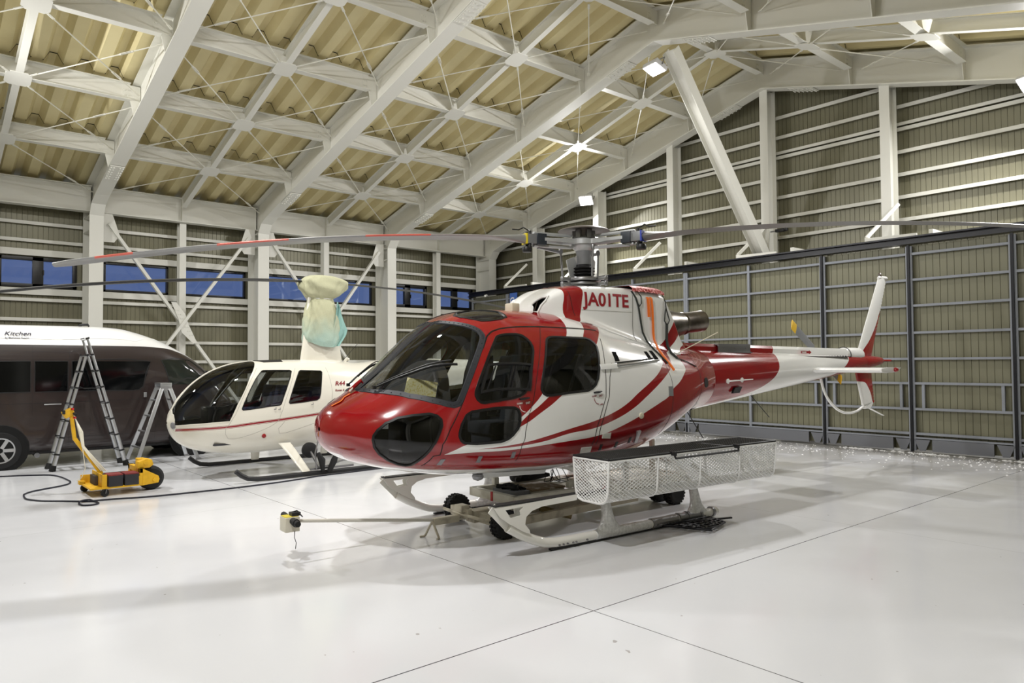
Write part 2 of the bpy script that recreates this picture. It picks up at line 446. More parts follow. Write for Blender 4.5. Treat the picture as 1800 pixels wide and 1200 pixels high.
for a, b in zip(FRAMES[:-1], FRAMES[1:]):
    ym = (a+b)/2
    for xa, xb in zip([-19.55]+PURX[:-1], PURX):
        if xb > -3: continue
        zb_ = lambda x: zraf(x)+.33-.02
        for y0, k in ((a, 1), (b, -1)):
            s1 = .18
            rod((xb-s1, ym-k*s1, zb_(xb-s1)-.0), (xa+.22, y0+k*.10, zb_(xa+.22)+.03), 'thin white tie rod with turnbuckle crossing a bay below the cream roof deck')
            if xa > -19: rod((xa+s1, ym-k*s1, zb_(xa+s1)-.0), (xb-.22, y0+k*.10, zb_(xb-.22)+.03), 'thin white tie rod with turnbuckle crossing a bay below the cream roof deck')
# ---- side wall framing
def girt(p0, p1, inw, h=.075, d=.09, name='wall_beam'):
    """lipped channel lying on the sheet, open below"""
    p0, p1 = Vector(p0), Vector(p1); iw = Vector(inw); t = .006
    mb = MB(); L = p1-p0
    def plate(a0, a1, z0, z1):
        q = [p0+iw*a0+Vector((0, 0, z0)), p0+iw*a1+Vector((0, 0, z0)), p0+iw*a1+Vector((0, 0, z1)), p0+iw*a0+Vector((0, 0, z1))]
        mb.add(q+[v+L for v in q], [(0, 1, 2, 3), (7, 6, 5, 4), (0, 4, 5, 1), (1, 5, 6, 2), (2, 6, 7, 3), (3, 7, 4, 0)])
    plate(0, d, h/2-t, h/2); plate(d-t, d, -h/2, h/2-t); plate(d-.03, d-t, -h/2, -h/2+t)
    return struct(mb.build(name, WHITE))
for a, b in zip(FRAMES[:-1], FRAMES[1:]):
    for z in (5.10, 4.69, 3.31, 2.85, 2.35, 1.85, 1.35, .85, .35):
        girt((XL+.012, a-.0, z), (XL+.012, b, z), (1, 0, 0))
    for z in (4.41, 3.50): girt((XL+.012, a, z), (XL+.012, b, z), (1, 0, 0), .15, .10)
    ym = (a+b)/2+.06
    struct(MB().hbeam((-19.86, ym, 0), (-19.86, ym, 5.42), .16, .22, .01, (1, 0, 0)).build('wall_column', WHITE))
for a, b in ((3.67, 7.67), (7.67, 11.67)):
    for y0, y1, dx in ((a+.32, b-.25, 0), (b-.32, a+.25, .075)):
        o = MB(); o.bar((-19.60+dx, y0, 5.18), (-19.60+dx, y1, .35), .07, .11, (1, 0, 0)); struct(o.build('brace_beam', WHITE))
        k = 1 if y1 > y0 else -1
        struct(MB().prism([(-19.62+dx, y0-k*.17, 5.42), (-19.62+dx, y0+k*.08, 5.42), (-19.62+dx, y0+k*.24, 4.92), (-19.62+dx, y0+k*.12, 4.74), (-19.62+dx, y0-k*.17, 4.74)], (.014, 0, 0)).build('beam_gusset_plate', WHITE))
    ym = (a+b)/2+.03
    gp = MB().prism([(-19.52, ym-.31, 3.36), (-19.52, ym-.19, 3.36), (-19.52, ym+.03, 3.06), (-19.52, ym+.11, 2.80), (-19.52, ym+.33, 2.32), (-19.52, ym+.22, 2.32), (-19.52, ym-.06, 2.60), (-19.52, ym-.14, 2.95)], (.014, 0, 0))
    for i in range(7):
        for s in (-.04, .04):
            yy, zz = ym-.17+i*.058+s*.7, 3.16-i*.105; gp.cyl((-19.506, yy, zz), (-19.49, yy, zz), .013, n=6)
    struct(gp.build('beam_gusset_plate', WHITE))
# ---- gable framing
GC = [-17.15, -14.5, -11.83, -9.1, -6.36, -3.7, -1.0]
for x in GC:
    zt = zraf(x)+.02
    struct(MB().hbeam((x, 15.80, 0), (x, 15.80, zt), .20, .36, .012, (0, 1, 0)).build('gable_column', WHITE))
for k in range(8):
    z = 4.23+.48*k
    xx = max((8.0-z)/SL, 0)
    x0, x1 = max(XL, XRID-xx-2.2), min(XR, XRID+xx+2.2)
    if x1-x0 > .5: girt((x0, YB-.012, z), (x1, YB-.012, z), (0, -1, 0), .075, .10)
    if k == 5: girt((x0, YB-.012, z+.11), (x1, YB-.012, z+.11), (0, -1, 0), .065, .10)
# long brace from the ridge of the next frame down to the door head
o = MB().hbeam((-8.92, 11.86, 8.02), (-9.06, 15.42, 4.20), .26, .26, .012, (1, 0, 0)); struct(o.build('brace_beam', WHITE))
# ---- sliding doors
DY = 15.0
TRK = mat('black_track_paint', lin(20, 21, 30), .35)
o = struct(MB().hbeam((-19.75, DY, 4.075), (1.6, DY, 4.075), .20, .15, .03).build('track_beam', TRK))
for i, x in enumerate([-17.9, -16.6, -15.2, -13.9, -12.55, -10.9, -9.45, -8.1, -6.5, -5.3, -3.7]):
    mb = MB().bar((x, DY-.02, 4.20), (x, 15.75, 4.20), .07, .09)
    if i % 2 == 0: mb.bar((x-.02, DY+.03, 4.24), (x+.38, 15.62, 4.95), .05, .07).bar((x, DY, 4.19), (x+.9, DY+.12, 4.19), .06, .07)
    struct(mb.build('beam_bracket', WHITE))
LEAF = [(-19.6, -17.74), (-17.74, -14.3), (-14.3, -10.9), (-10.9, -7.42), (-7.42, -5.70), (-5.70, -3.99), (-3.99, -2.28), (-2.28, -.57), (-.57, 1.2)]
DSID = mat('olive_door_sheet', lin(122, 120, 98), .42, .1)
for i, (a, b) in enumerate(LEAF):
    mb = MB(); sheet(mb, 'x', DY+.06, -1, a+.02, b-.02, K(.05), K(3.97), .122)
    d = struct(mb.build('door_%d' % (i+1), DSID))
    mb = MB()
    for z in (3.81, 3.31, 2.81, 2.29, 1.79, 1.32, .83, .36): mb.bar((a+.03, DY+.0, z), (b-.03, DY+.0, z), .08, .044)
    mb.bar((a+.03, DY-.02, .28), (b-.03, DY-.02, .28), .06, .03)
    xs = [a+.03, b-.03]+([(a+b)/2] if b-a > 2 else [])
    for x in xs: mb.bar((x, DY-.02, .04), (x, DY-.02, 3.96), .05, .055, (1, 0, 0))
    for x in (a+.2, b-.2): mb.bar((x, DY-.0, .85), (x, DY-.0, 1.30), .05, .05, (1, 0, 0))
    mb.build('frame', GREYP, d)
    if i >= 3:
        p = MB()
        if i >= 3: p.bar((b, DY-.06, .02), (b, DY-.06, 3.98), .045, .05, (0, 1, 0))
        p.build('edge_post', BLACKM, d)
    kp = MB().bar((a+.35, DY-.05, .15), (b-.35, DY-.05, .15), .03, .22)
    for x, s in ((a+.17, 1), (b-.17, -1)):
        kp.prism([(x-.14, DY-.05, .25), (x+.14, DY-.05, .25), (x+.05, DY-.05, .04), (x-.05, DY-.05, .04)], (0, .02, 0))
        kp.bar((x-.17*s, DY-.05, .04), (x-.17*s, DY-.05, .27), .02, .04, (0, 1, 0))
    kp.build('kick_rail', mat('kick_rail_grey', lin(112, 114, 120), .5), d)
# crumbs of snow carried in at the doors
mb = MB()
for i in range(900):
    x = random.uniform(-13, 0); y = 14.8-abs(random.gauss(0, .9)); s = random.uniform(.006, .022)
    if y < 10: continue
    mb.add([(x+s*random.uniform(.6, 1.3)*cos(t), y+s*random.uniform(.6, 1.3)*sin(t), .001) for t in (0, 1.6, 3.1, 4.7)]+[(x, y, s*.5)], [(0, 1, 4), (1, 2, 4), (2, 3, 4), (3, 0, 4)])
for x0, w in ((-5.3, .55), (-3.75, .5), (-6.6, .3)):
    for k in range(60):
        x = x0+random.gauss(0, w*.5); y = 14.86-abs(random.gauss(0, .05)); s = random.uniform(.02, .05)
        mb.add([(x+s*cos(t), y+s*sin(t), .001) for t in (0, 1.6, 3.1, 4.7)]+[(x, y, s*.5)], [(0, 1, 4), (1, 2, 4), (2, 3, 4), (3, 0, 4)])
tag(mb.build('snow_crumbs', mat('snow', lin(240, 240, 240), .7)), 'white snow crumbs scattered on the floor along the sliding doors', 'snow', kind='stuff')
# ---- flood lamps
GLOW = mat('lamp_glow', (1, .98, .95, 1), emit=60)
LLAB = ['bright white floodlight fixed on the gable column behind the rotor head', 'bright white floodlight hanging at the top of the long slanting brace', 'bright white floodlight on the gable wall under the lower roof slope beyond the brace',
        'bright floodlight under the ridge of the portal frame above the nose of the red helicopter', 'bright floodlight high on the front gable on the window half', 'bright floodlight high on the front gable on the half away from the windows']
for i, (p, aim, w) in enumerate(LAMPS):
    p = Vector(p); d = (Vector(aim)-p).normalized(); r, u_, d = MB().frame(p, Vector(aim))
    rt = Matrix((r, u_, d)).transposed()
    o = empty('floodlight', (0, 0, 0), 0, LLAB[i], 'lamp', 'hangar floodlights')
    h = MB().box(p-d*.05, (.40, .32, .09), rt)
    for k in range(7): h.box(p-d*.12+r*(-.15+k*.05), (.008, .26, .06), rt)
    h.build('housing', mat('lamp_housing', lin(200, 200, 200), .4), o, bevel=.006)
    MB().box(p+d*.002, (.35, .27, .012), rt).build('lamp_glass', GLOW, o)
    MB().bar(p+r*.21-d*.05, p+r*.21-d*.22, .03, .008).bar(p-r*.21-d*.05, p-r*.21-d*.22, .03, .008).bar(p-r*.21-d*.22, p+r*.21-d*.22, .03, .008).build('bracket', STEEL, o)
    ld = bpy.data.lights.new('lamp_light', 'AREA'); ld.shape = 'RECTANGLE'; ld.size = .34; ld.size_y = .26; ld.energy = w; ld.color = (1, .99, .985)
    lo = bpy.data.objects.new('lamp_light', ld); COL.objects.link(lo); lo.parent = o
    lo.matrix_world = Matrix.Translation(p+d*.02) @ (Matrix((r, -u_, -d)).transposed()).to_4x4()

# ================================================================== hull tools (used by both helicopters and the van)
def interp(xs, ys, x):
    n = len(xs)
    if x <= xs[0]: return ys[0]
    if x >= xs[-1]: return ys[-1]
    i = 0
    while xs[i+1] < x: i += 1
    def sl(j):
        if j == 0: return (ys[1]-ys[0])/(xs[1]-xs[0])
        if j == n-1: return (ys[-1]-ys[-2])/(xs[-1]-xs[-2])
        d0 = (ys[j]-ys[j-1])/(xs[j]-xs[j-1]); d1 = (ys[j+1]-ys[j])/(xs[j+1]-xs[j])
        if d0*d1 <= 0: return 0
        h0 = xs[j]-xs[j-1]; h1 = xs[j+1]-xs[j]; w1 = 2*h1+h0; w2 = h1+2*h0
        return (w1+w2)/(w1/d0+w2/d1)
    h = xs[i+1]-xs[i]; t = (x-xs[i])/h; m0 = sl(i)*h; m1 = sl(i+1)*h
    return (2*t**3-3*t*t+1)*ys[i]+(t**3-2*t*t+t)*m0+(-2*t**3+3*t*t)*ys[i+1]+(t**3-t*t)*m1

def inside(poly, x, y):
    c = False; j = len(poly)-1
    for i in range(len(poly)):
        xi, yi = poly[i]; xj, yj = poly[j]
        if (yi > y) != (yj > y) and x < (xj-xi)*(y-yi)/(yj-yi)+xi: c = not c
        j = i
    return c
def nearest(poly, x, y):
    best = None; n = len(poly)
    for i in range(n):
        ax, ay = poly[i]; bx, by = poly[(i+1) % n]; dx, dy = bx-ax, by-ay; L = dx*dx+dy*dy or 1e-12
        t = max(0, min(1, ((x-ax)*dx+(y-ay)*dy)/L)); px, py = ax+dx*t, ay+dy*t; d = (px-x)**2+(py-y)**2
        if best is None or d < best[0]: best = (d, px, py)
    return best[1], best[2]

class Hull:
    """body given by stations (a, half width, bottom, widest level, top, upper power, lower power); local x = a (aft), y = side*b"""
    def __init__(s, st, port=-1):
        s.A = [q[0] for q in st]; s.cols = [[q[k] for q in st] for k in range(1, 7)]; s.port = port; s.cache = {}
    def sec(s, a):
        k = round(a, 5)
        if k not in s.cache: s.cache[k] = [interp(s.A, c, a) for c in s.cols]
        return s.cache[k]
    def pt(s, a, t, side=1, off=0):
        """t 0 bottom .. 1 top, side 1 = the side seen in the photo"""
        W_, zb, zm, zt, nu, nl = s.sec(a); th = -PI/2+PI*t; c, q = max(cos(th), 0), sin(th)
        if q < 0: b, z = W_*c**(2/nl), zm-(zm-zb)*(-q)**(2/nl)
        else: b, z = W_*c**(2/nu), zm+(zt-zm)*q**(2/nu)
        p = Vector((a, s.port*side*b, z))
        if off: p = p+s.nrm(a, t, side)*off
        return p
    def nrm(s, a, t, side=1):
        e = .004; t0, t1 = max(t-e, .001), min(t+e, .999); a0, a1 = max(a-e, s.A[0]+.001), min(a+e, s.A[-1])
        u = s.pt(a1, t, side)-s.pt(a0, t, side); v = s.pt(a, t1, side)-s.pt(a, t0, side)
        n = u.cross(v)*(-s.port*side)
        if n.length < 1e-12: return Vector((-1, 0, 0))
        return n.normalized()*1
    def t_of(s, a, z):
        W_, zb, zm, zt, nu, nl = s.sec(a)
        if z >= zm: q = min(1, max(0, (z-zm)/(zt-zm)))**(nu/2)
        else: q = -(min(1, max(0, (zm-z)/(zm-zb)))**(nl/2))
        return (math.asin(max(-1, min(1, q)))+PI/2)/PI
    def t_of_b(s, a, b, z):
        W_, zb, zm, zt, nu, nl = s.sec(a)
        if z >= zm: c = min(1, abs(b)/W_)**(nu/2); return .5+math.acos(max(0, min(1, c)))/PI
        c = min(1, abs(b)/W_)**(nl/2); return .5-math.acos(max(0, min(1, c)))/PI
    def B(s, a, z): return abs(s.pt(a, s.t_of(a, z)).y)
    def on(s, a, z, side=1, off=0): return s.pt(a, s.t_of(a, z), side, off)
    def shell(s, aa, tt, holes, TS=2.4):
        """returns keep(side), panes; holes: dict name -> polygon in (a,t)"""
        n, m = len(aa), len(tt); own = {}
        for nm, P in holes.items():
            x0, x1 = min(p[0] for p in P), max(p[0] for p in P); y0, y1 = min(p[1] for p in P), max(p[1] for p in P)
            for i in range(n-1):
                ca = (aa[i]+aa[i+1])/2
                if ca < x0 or ca > x1: continue
                for j in range(m-1):
                    ct = (tt[j]+tt[j+1])/2
                    if y0 <= ct <= y1 and inside(P, ca, ct): own[(i, j)] = nm
        pos = {}
        for nm, P in holes.items():
            Q = [(p[0], p[1]*TS) for p in P]
            cells = [c for c, k in own.items() if k == nm]; cnt = {}
            for (i, j) in cells:
                for v in ((i, j), (i+1, j), (i+1, j+1), (i, j+1)): cnt[v] = cnt.get(v, 0)+1
            for v, k in cnt.items():
                if k < 4:
                    if v[1] == m-1: x, y = nearest(Q, aa[v[0]], 1*TS); pos[v] = (x, 1.0) if k < 2 else (aa[v[0]], 1.0)
                    else:
                        x, y = nearest(Q, aa[v[0]], tt[v[1]]*TS); pos[v] = (x, y/TS)
        s.aa, s.tt, s.own, s.pos = aa, tt, own, pos
    def mesh(s, which, sides=(1, -1), off=0, amax=99, amin=-99, tmin=-1):
        """which None = skin without holes' cells, else the pane of that name"""
        mb = MB(); m = len(s.tt)
        for side in sides:
            idx = {}
            def vid(i, j):
                if (i, j) not in idx:
                    a, t = s.pos.get((i, j), (s.aa[i], s.tt[j])); idx[(i, j)] = len(mb.v); mb.v.append(tuple(s.pt(a, t, side, off)))
                return idx[(i, j)]
            for i in range(len(s.aa)-1):
                if s.aa[i] > amax or s.aa[i] < amin: continue
                for j in range(m-1):
                    if s.tt[j] < tmin: continue
                    if s.own.get((i, j)) == which:
                        mb.f.append((vid(i, j), vid(i+1, j), vid(i+1, j+1), vid(i, j+1)))
        return mb
    def rim(s, P, side=1, w=.014, h=.006, closed=True, mb=None, n=3):
        """rubber strip along a polygon in (a,t)"""
        mb = mb or MB(); Q = []
        N = len(P); rng_ = range(N if closed else N-1)
        for i in rng_:
            p, q = P[i], P[(i+1) % N]
            for k in range(n): Q.append((p[0]+(q[0]-p[0])*k/n, p[1]+(q[1]-p[1])*k/n))
        if not closed: Q.append(P[-1])
        pts = [s.pt(a, t, side) for a, t in Q]; nn = [s.nrm(a, t, side) for a, t in Q]; L = len(Q); rows = []
        for i in range(L):
            a = pts[(i-1) % L] if (closed or i) else pts[i]; b = pts[(i+1) % L] if (closed or i < L-1) else pts[i]
            d = (b-a); d = d.normalized() if d.length > 1e-9 else Vector((1, 0, 0)); c = d.cross(nn[i]).normalized()
            rows.append([pts[i]-c*w-nn[i]*.004, pts[i]-c*w*.8+nn[i]*h, pts[i]+c*w*.8+nn[i]*h, pts[i]+c*w-nn[i]*.004])
        mb.grid(rows, closeu=closed)
        return mb
def dens(P, n=4, closed=True):
    m = len(P); return [tuple(u+(v-u)*k/n for u, v in zip(P[i], P[(i+1) % m])) for i in range(m if closed else m-1) for k in range(n)]+([] if closed else [P[-1]])
def at_poly(h, P): return [(a, h.t_of(a, z)) for a, z in P]
def at_poly3(h, P): return [(a, h.t_of_b(a, b, z)) for a, b, z in P]
def weld(mb, d=.0006):
    me = bpy.data.meshes.new('w'); me.from_pydata(mb.v, [], mb.f); bm = bmesh.new(); bm.from_mesh(me); bmesh.ops.remove_doubles(bm, verts=bm.verts, dist=d)
    bmesh.ops.dissolve_degenerate(bm, edges=bm.edges, dist=1e-5)
    bm.verts.index_update(); mb.v = [tuple(v.co) for v in bm.verts]; mb.f = [tuple(v.index for v in f.verts) for f in bm.faces]; bm.free(); bpy.data.meshes.remove(me); return mb
def frange(a, b, n): return [a+(b-a)*i/n for i in range(n+1)]
def foil(le0, te0, le1, te1, th, nrm, n=10, m=12, mb=None):
    """aerofoil slab between root chord (le0,te0) and tip chord (le1,te1)"""
    mb = mb or MB(); nrm = Vector(nrm); rows = []
    for i in range(n+1):
        k = i/n; le = Vector(le0).lerp(Vector(le1), k); te = Vector(te0).lerp(Vector(te1), k); row = []
        for j in range(2*m):
            x = (j/m if j <= m else 2-j/m); s = 1 if j <= m else -1
            x = .5-.5*cos(PI*x) if True else x
            y = 9.8*(.2969*x**.5-.126*x-.3516*x*x+.2843*x**3-.1036*x**4)
            row.append(le.lerp(te, x)+nrm*y*th*s)
        rows.append(row)
    mb.grid(rows, closev=True)
    o = len(mb.v)-(n+1)*2*m
    mb.f.append(tuple(o+j for j in range(2*m))); mb.f.append(tuple(o+n*2*m+j for j in range(2*m-1, -1, -1)))
    return mb

# ================================================================== red and white helicopter
HX, HY, HPSI = -6.16875, 2.9421875, math.radians(86.39)
HELI = empty('helicopter', (HX, HY, 0), HPSI, 'large red and white helicopter with three grey rotor blades on a low wheeled dolly', 'helicopter')
RED = lin(148, 10, 19); HWHITE = lin(240, 240, 237)
ST = [(.025, .02, 1.15, 1.17, 1.19, 2, 2), (.06, .20, 1.03, 1.17, 1.29, 2, 2), (.13, .34, .955, 1.16, 1.37, 2, 2), (.25, .50, .885, 1.13, 1.445, 2, 2.1), (.42, .65, .825, 1.11, 1.55, 2, 2.2),
      (.65, .77, .765, 1.08, 1.735, 2, 2.3), (.90, .845, .715, 1.07, 1.955, 2.1, 2.4), (1.15, .89, .68, 1.06, 2.14, 2.3, 2.5), (1.45, .92, .66, 1.06, 2.27, 2.5, 2.6), (1.80, .935, .64, 1.06, 2.315, 2.6, 2.6),
      (2.30, .935, .62, 1.06, 2.32, 2.6, 2.6), (2.80, .925, .62, 1.07, 2.31, 2.5, 2.5), (3.20, .90, .66, 1.10, 2.24, 2.3, 2.4), (3.60, .85, .73, 1.15, 2.16, 2.2, 2.3), (4.00, .77, .85, 1.23, 2.09, 2.1, 2.2),
      (4.40, .67, .985, 1.35, 2.03, 2, 2.1), (4.80, .55, 1.11, 1.47, 1.98, 2, 2), (5.15, .42, 1.14, 1.53, 1.93, 2, 2)]
FU = Hull(ST)
FW_ = [(1.510,2.005),(1.553,2.021),(1.622,2.032),(1.731,2.035),(1.796,2.023),(1.835,1.994),(1.863,1.956),(1.872,1.915),(1.862,1.867),(1.819,1.771),(1.782,1.670),(1.752,1.584),(1.721,1.520),(1.676,1.475),(1.612,1.445),(1.527,1.427),(1.378,1.410),(1.238,1.395),(1.201,1.402),(1.171,1.427),(1.159,1.464),(1.168,1.505),(1.227,1.614),(1.306,1.738),(1.397,1.873)]
RW_ = [(2.070,1.966),(2.093,1.994),(2.132,2.010),(2.194,2.015),(2.449,2.011),(2.625,2.009),(2.684,1.995),(2.729,1.959),(2.745,1.919),(2.734,1.855),(2.711,1.768),(2.680,1.674),(2.644,1.589),(2.599,1.529),(2.544,1.492),(2.477,1.471),(2.270,1.461),(2.023,1.441),(1.937,1.441),(1.897,1.461),(1.878,1.498),(1.884,1.538),(1.920,1.639),(1.976,1.770)]
LW_ = [(0.980,1.141),(1.002,1.210),(1.052,1.290),(1.104,1.318),(1.222,1.332),(1.545,1.341),(1.588,1.323),(1.608,1.280),(1.605,1.206),(1.582,1.145),(1.522,1.088),(1.463,1.055),(1.391,1.035),(1.145,1.032),(1.029,1.044),(0.992,1.070),(0.977,1.106)]
CW_ = [(0.292,0.541,1.092),(0.296,0.547,1.138),(0.324,0.566,1.183),(0.385,0.596,1.239),(0.479,0.639,1.283),(0.602,0.700,1.303),(0.730,0.756,1.312),(0.792,0.787,1.293),(0.822,0.806,1.258),(0.822,0.816,1.206),(0.789,0.815,1.126),(0.743,0.801,1.047),(0.700,0.759,0.966),(0.664,0.682,0.903),(0.642,0.579,0.853),(0.613,0.534,0.845),(0.547,0.509,0.860),(0.453,0.514,0.904),(0.357,0.525,0.971),(0.309,0.533,1.033)]
WS_ = [(1.200,0.019,2.168),(1.209,0.180,2.161),(1.231,0.293,2.150),(1.270,0.395,2.135),(1.311,0.472,2.118),(1.347,0.537,2.094),(1.375,0.593,2.062),(1.382,0.639,2.020),(1.369,0.664,1.987),(1.307,0.709,1.894),(1.208,0.760,1.746),(1.106,0.800,1.581),(1.016,0.823,1.426),(0.991,0.824,1.396),(0.949,0.814,1.382),(0.892,0.792,1.394),(0.778,0.728,1.426),(0.621,0.599,1.467),(0.514,0.458,1.496),(0.431,0.310,1.505),(0.387,0.168,1.513),(0.372,0.020,1.518)]
SK_ = [(1.348,0.191,2.228),(1.43,.10,2.255),(1.52,0.09,2.279),(1.60,.10,2.29),(1.652,0.168,2.298),(1.720,0.274,2.291),(1.774,0.357,2.274),(1.778,0.448,2.240),(1.766,0.498,2.214),(1.677,0.528,2.187),(1.547,0.518,2.169),(1.469,0.494,2.165),(1.408,0.427,2.184),(1.351,0.311,2.205)]
ws = at_poly3(FU, WS_)
ws = [(a, min(t, .985)) for a, t in ws]
HOLES = {'door_window': at_poly(FU, FW_), 'rear_window': at_poly(FU, RW_), 'lower_window': at_poly(FU, LW_), 'chin_window': at_poly3(FU, CW_), 'windscreen': ws, 'roof_window': at_poly3(FU, SK_)}
aa = frange(.025, .25, 16)[:-1]+frange(.25, 3.0, 138)[:-1]+frange(3.0, 5.15, 60)
tt = frange(0, .30, 26)[:-1]+frange(.30, .94, 92)[:-1]+frange(.94, 1, 9)
FU.shell(aa, tt, HOLES)

def fus_red(g, x, y, z):
    r1 = g.lt(x, g.curve(z, [(.949,.85),(.99,.947),(1.024,1.03),(1.05,1.2),(1.15,1.45),(1.249,1.619),(1.344,1.753),(1.458,1.883),(1.55,1.95),(1.9,2.25),(2.011,2.356),(2.11,2.436),(2.145,2.455),(2.186,2.468),(2.233,2.482),(2.264,2.48),(2.34,2.47)]))
    B = g.AND(g.lt(z, g.curve(x, [(0,.949),(.85,.949),(1.114,.955),(1.386,.950),(1.645,.957),(1.914,.972),(2.201,.987),(2.506,1.005),(2.833,1.06),(3.198,1.164),(3.401,1.232)])), g.lt(x, 3.401))
    G = g.AND(g.gt(x, g.curve(z, [(1.05,2.79),(1.06,2.83),(1.164,3.198),(1.232,3.401),(1.303,3.625),(1.37,3.827),(1.449,3.946),(1.514,4.101),(1.594,4.245),(1.694,4.36),(1.762,4.345),(1.821,4.33),(1.9,4.413),(1.981,4.578),(2.1,4.72)])), g.gt(z, 1.06))
    G2 = g.AND(g.gt(x, 3.2), g.lt(z, 1.06))
    C1 = g.AND(g.lt(z, g.curve(x, [(1.5,1.13),(1.609,1.2),(1.709,1.272),(1.821,1.336),(1.985,1.442),(2.1,1.51),(2.3,1.51)])), g.gt(z, g.curve(x, [(1.5,1.095),(1.588,1.15),(1.706,1.202),(1.846,1.276),(1.991,1.351),(2.145,1.445),(2.3,1.53)])), g.gt(x, 1.5), g.lt(x, 2.3))
    D = g.AND(g.gt(z, g.curve(x, [(1.17,.980),(1.391,.976),(1.641,.984),(1.911,1.01),(2.199,1.06),(2.553,1.095),(2.835,1.16),(3.109,1.252),(3.411,1.392),(3.596,1.479),(3.839,1.593),(4.009,1.68),(4.09,1.75),(4.12,1.85),(4.2,1.93)])),
              g.lt(z, g.curve(x, [(1.17,.9805),(1.389,.99),(1.639,1.01),(1.91,1.051),(2.2,1.104),(2.587,1.173),(2.839,1.241),(3.06,1.326),(3.258,1.428),(3.523,1.544),(3.686,1.619),(3.81,1.69),(3.90,1.76),(3.94,1.85),(4.0,1.93),(4.2,2.06)])), g.gt(x, 1.17), g.lt(x, 4.2))
    E_ = g.AND(g.gt(x, g.curve(z, [(1.9,2.54),(2.013,2.602),(2.111,2.696),(2.153,2.723),(2.2,2.741),(2.237,2.739),(2.257,2.702),(2.33,2.66)])), g.lt(x, g.curve(z, [(1.9,2.70),(1.939,2.751),(2.027,2.852),(2.092,2.93),(2.14,2.979),(2.197,3.035),(2.228,3.019),(2.245,2.885),(2.26,2.80),(2.33,2.77)])), g.gt(z, 1.9))
    belly = g.gt(z, g.curve(x, [(0,.99),(.135,.955),(.244,.893),(.402,.833),(.531,.819),(.714,.804),(.924,.79),(1.162,.777),(1.589,.754),(2.052,.739),(2.6,.735),(3.0,.70),(3.3,.55)]))
    return g.AND(g.OR(r1, B, G, G2, C1, D, E_), belly)
FP = paint2('fuselage_paint', HWHITE, RED, fus_red, .16, .8)
skin = weld(FU.mesh(None)).build('fuselage', FP, HELI, smooth=True, sharp=60)
LIN = mat('cabin_lining', lin(46, 46, 48), .8)
weld(FU.mesh(None, off=-.009, amax=3.0, amin=.3)).build('cabin_lining', LIN, HELI, smooth=True)
GW = glass('windscreen_glass', (.86, .88, .86, 1), .9); GS = glass('side_window_glass', (.58, .61, .61, 1), 1.0); GR = glass('roof_window_glass', (.35, .45, .42, 1), 1.0); GC_ = glass('chin_window_glass', (.40, .41, .41, 1), 1.0)
SEAL = mat('black_rubber_seal', lin(14, 14, 15), .4)
GREYF = mat('grey_windscreen_frame', lin(42, 44, 50), .5)
for nm in HOLES:
    for sd in (1, -1):
        o = FU.mesh(nm, (sd,), off=-.004).build(nm, {'windscreen': GW, 'roof_window': GR, 'chin_window': GC_}.get(nm, GS), HELI, smooth=True)
        fr = FU.rim(HOLES[nm], sd, .030 if nm == 'windscreen' else .013, .006)
        if nm == 'windscreen':
            P = HOLES[nm]; N = len(P)
            for i in range(N):
                for k in (.0, .5):
                    p, q = P[i], P[(i+1) % N]; a, t = p[0]+(q[0]-p[0])*k, p[1]+(q[1]-p[1])*k
                    c, n_ = FU.pt(a, t, sd, .005), FU.nrm(a, t, sd); fr.cyl(c, c+n_*.005, .006, n=6)
        fr.build('window_seal', GREYF if nm == 'windscreen' else SEAL, o, smooth=True)
# centre post of the windscreen
mb = MB(); rows = []
for i in range(25):
    a = .375+(1.20-.375)*i/24; p = FU.pt(a, .999, 1); p.y = 0; n_ = Vector((-(FU.pt(a+.01, 1).z-FU.pt(a-.01, 1).z)/.02, 0, 1)).normalized()
    rows.append([p+Vector((0, -.058, -.016)), p+Vector((0, -.046, -.007))+n_*.012, p+Vector((0, .046, -.007))+n_*.012, p+Vector((0, .058, -.016))])
mb.grid(rows).build('windscreen_post', GREYF, HELI, smooth=True)
# door and panel seams
SEAM = mat('dark_seam', lin(28, 8, 10), .6)
def seam(name, P, w=.005, h=.002, m=SEAM, parent=HELI, z=True):
    q = at_poly(FU, P) if z else P
    for sd in (1, -1):
        FU.rim(q, sd, w, h, False, None, 5).build(name, m, parent)
seam('door_seam', [(1.288,1.851),(1.336,1.901),(1.377,1.959),(1.419,2.011),(1.489,2.057),(1.581,2.085),(1.733,2.105),(2.023,2.118),(2.423,2.114),(2.875,2.099)], .009, .003, SEAL)
seam('door_seam', [(1.288,1.851),(1.157,1.644),(1.060,1.455),(0.981,1.316),(0.897,1.180),(0.823,1.044),(0.816,0.948),(0.763,0.941),(0.727,0.844)])
seam('door_seam', [(2.080,2.111),(1.993,1.965),(1.919,1.815),(1.844,1.633),(1.794,1.490),(1.771,1.408),(1.708,1.261),(1.665,1.114),(1.622,0.979),(1.606,0.835)], .003)
seam('door_seam', [(2.864,2.011),(2.80,1.80),(2.76,1.6),(2.726,1.398),(2.675,1.295),(2.619,1.171),(2.569,1.059),(2.521,0.924)], .004)
seam('door_seam', [(2.90,1.75),(2.82,1.6),(2.775,1.398),(2.725,1.295),(2.67,1.171),(2.62,1.059),(2.575,0.924)], .004)
seam('panel_seam', [(3.93,1.70),(3.95,1.55),(3.94,1.45),(3.90,1.30),(3.84,1.15),(3.70,.95)], .003)
seam('panel_seam', [(4.62,1.85),(4.66,1.6),(4.64,1.4),(4.58,1.25)], .003)
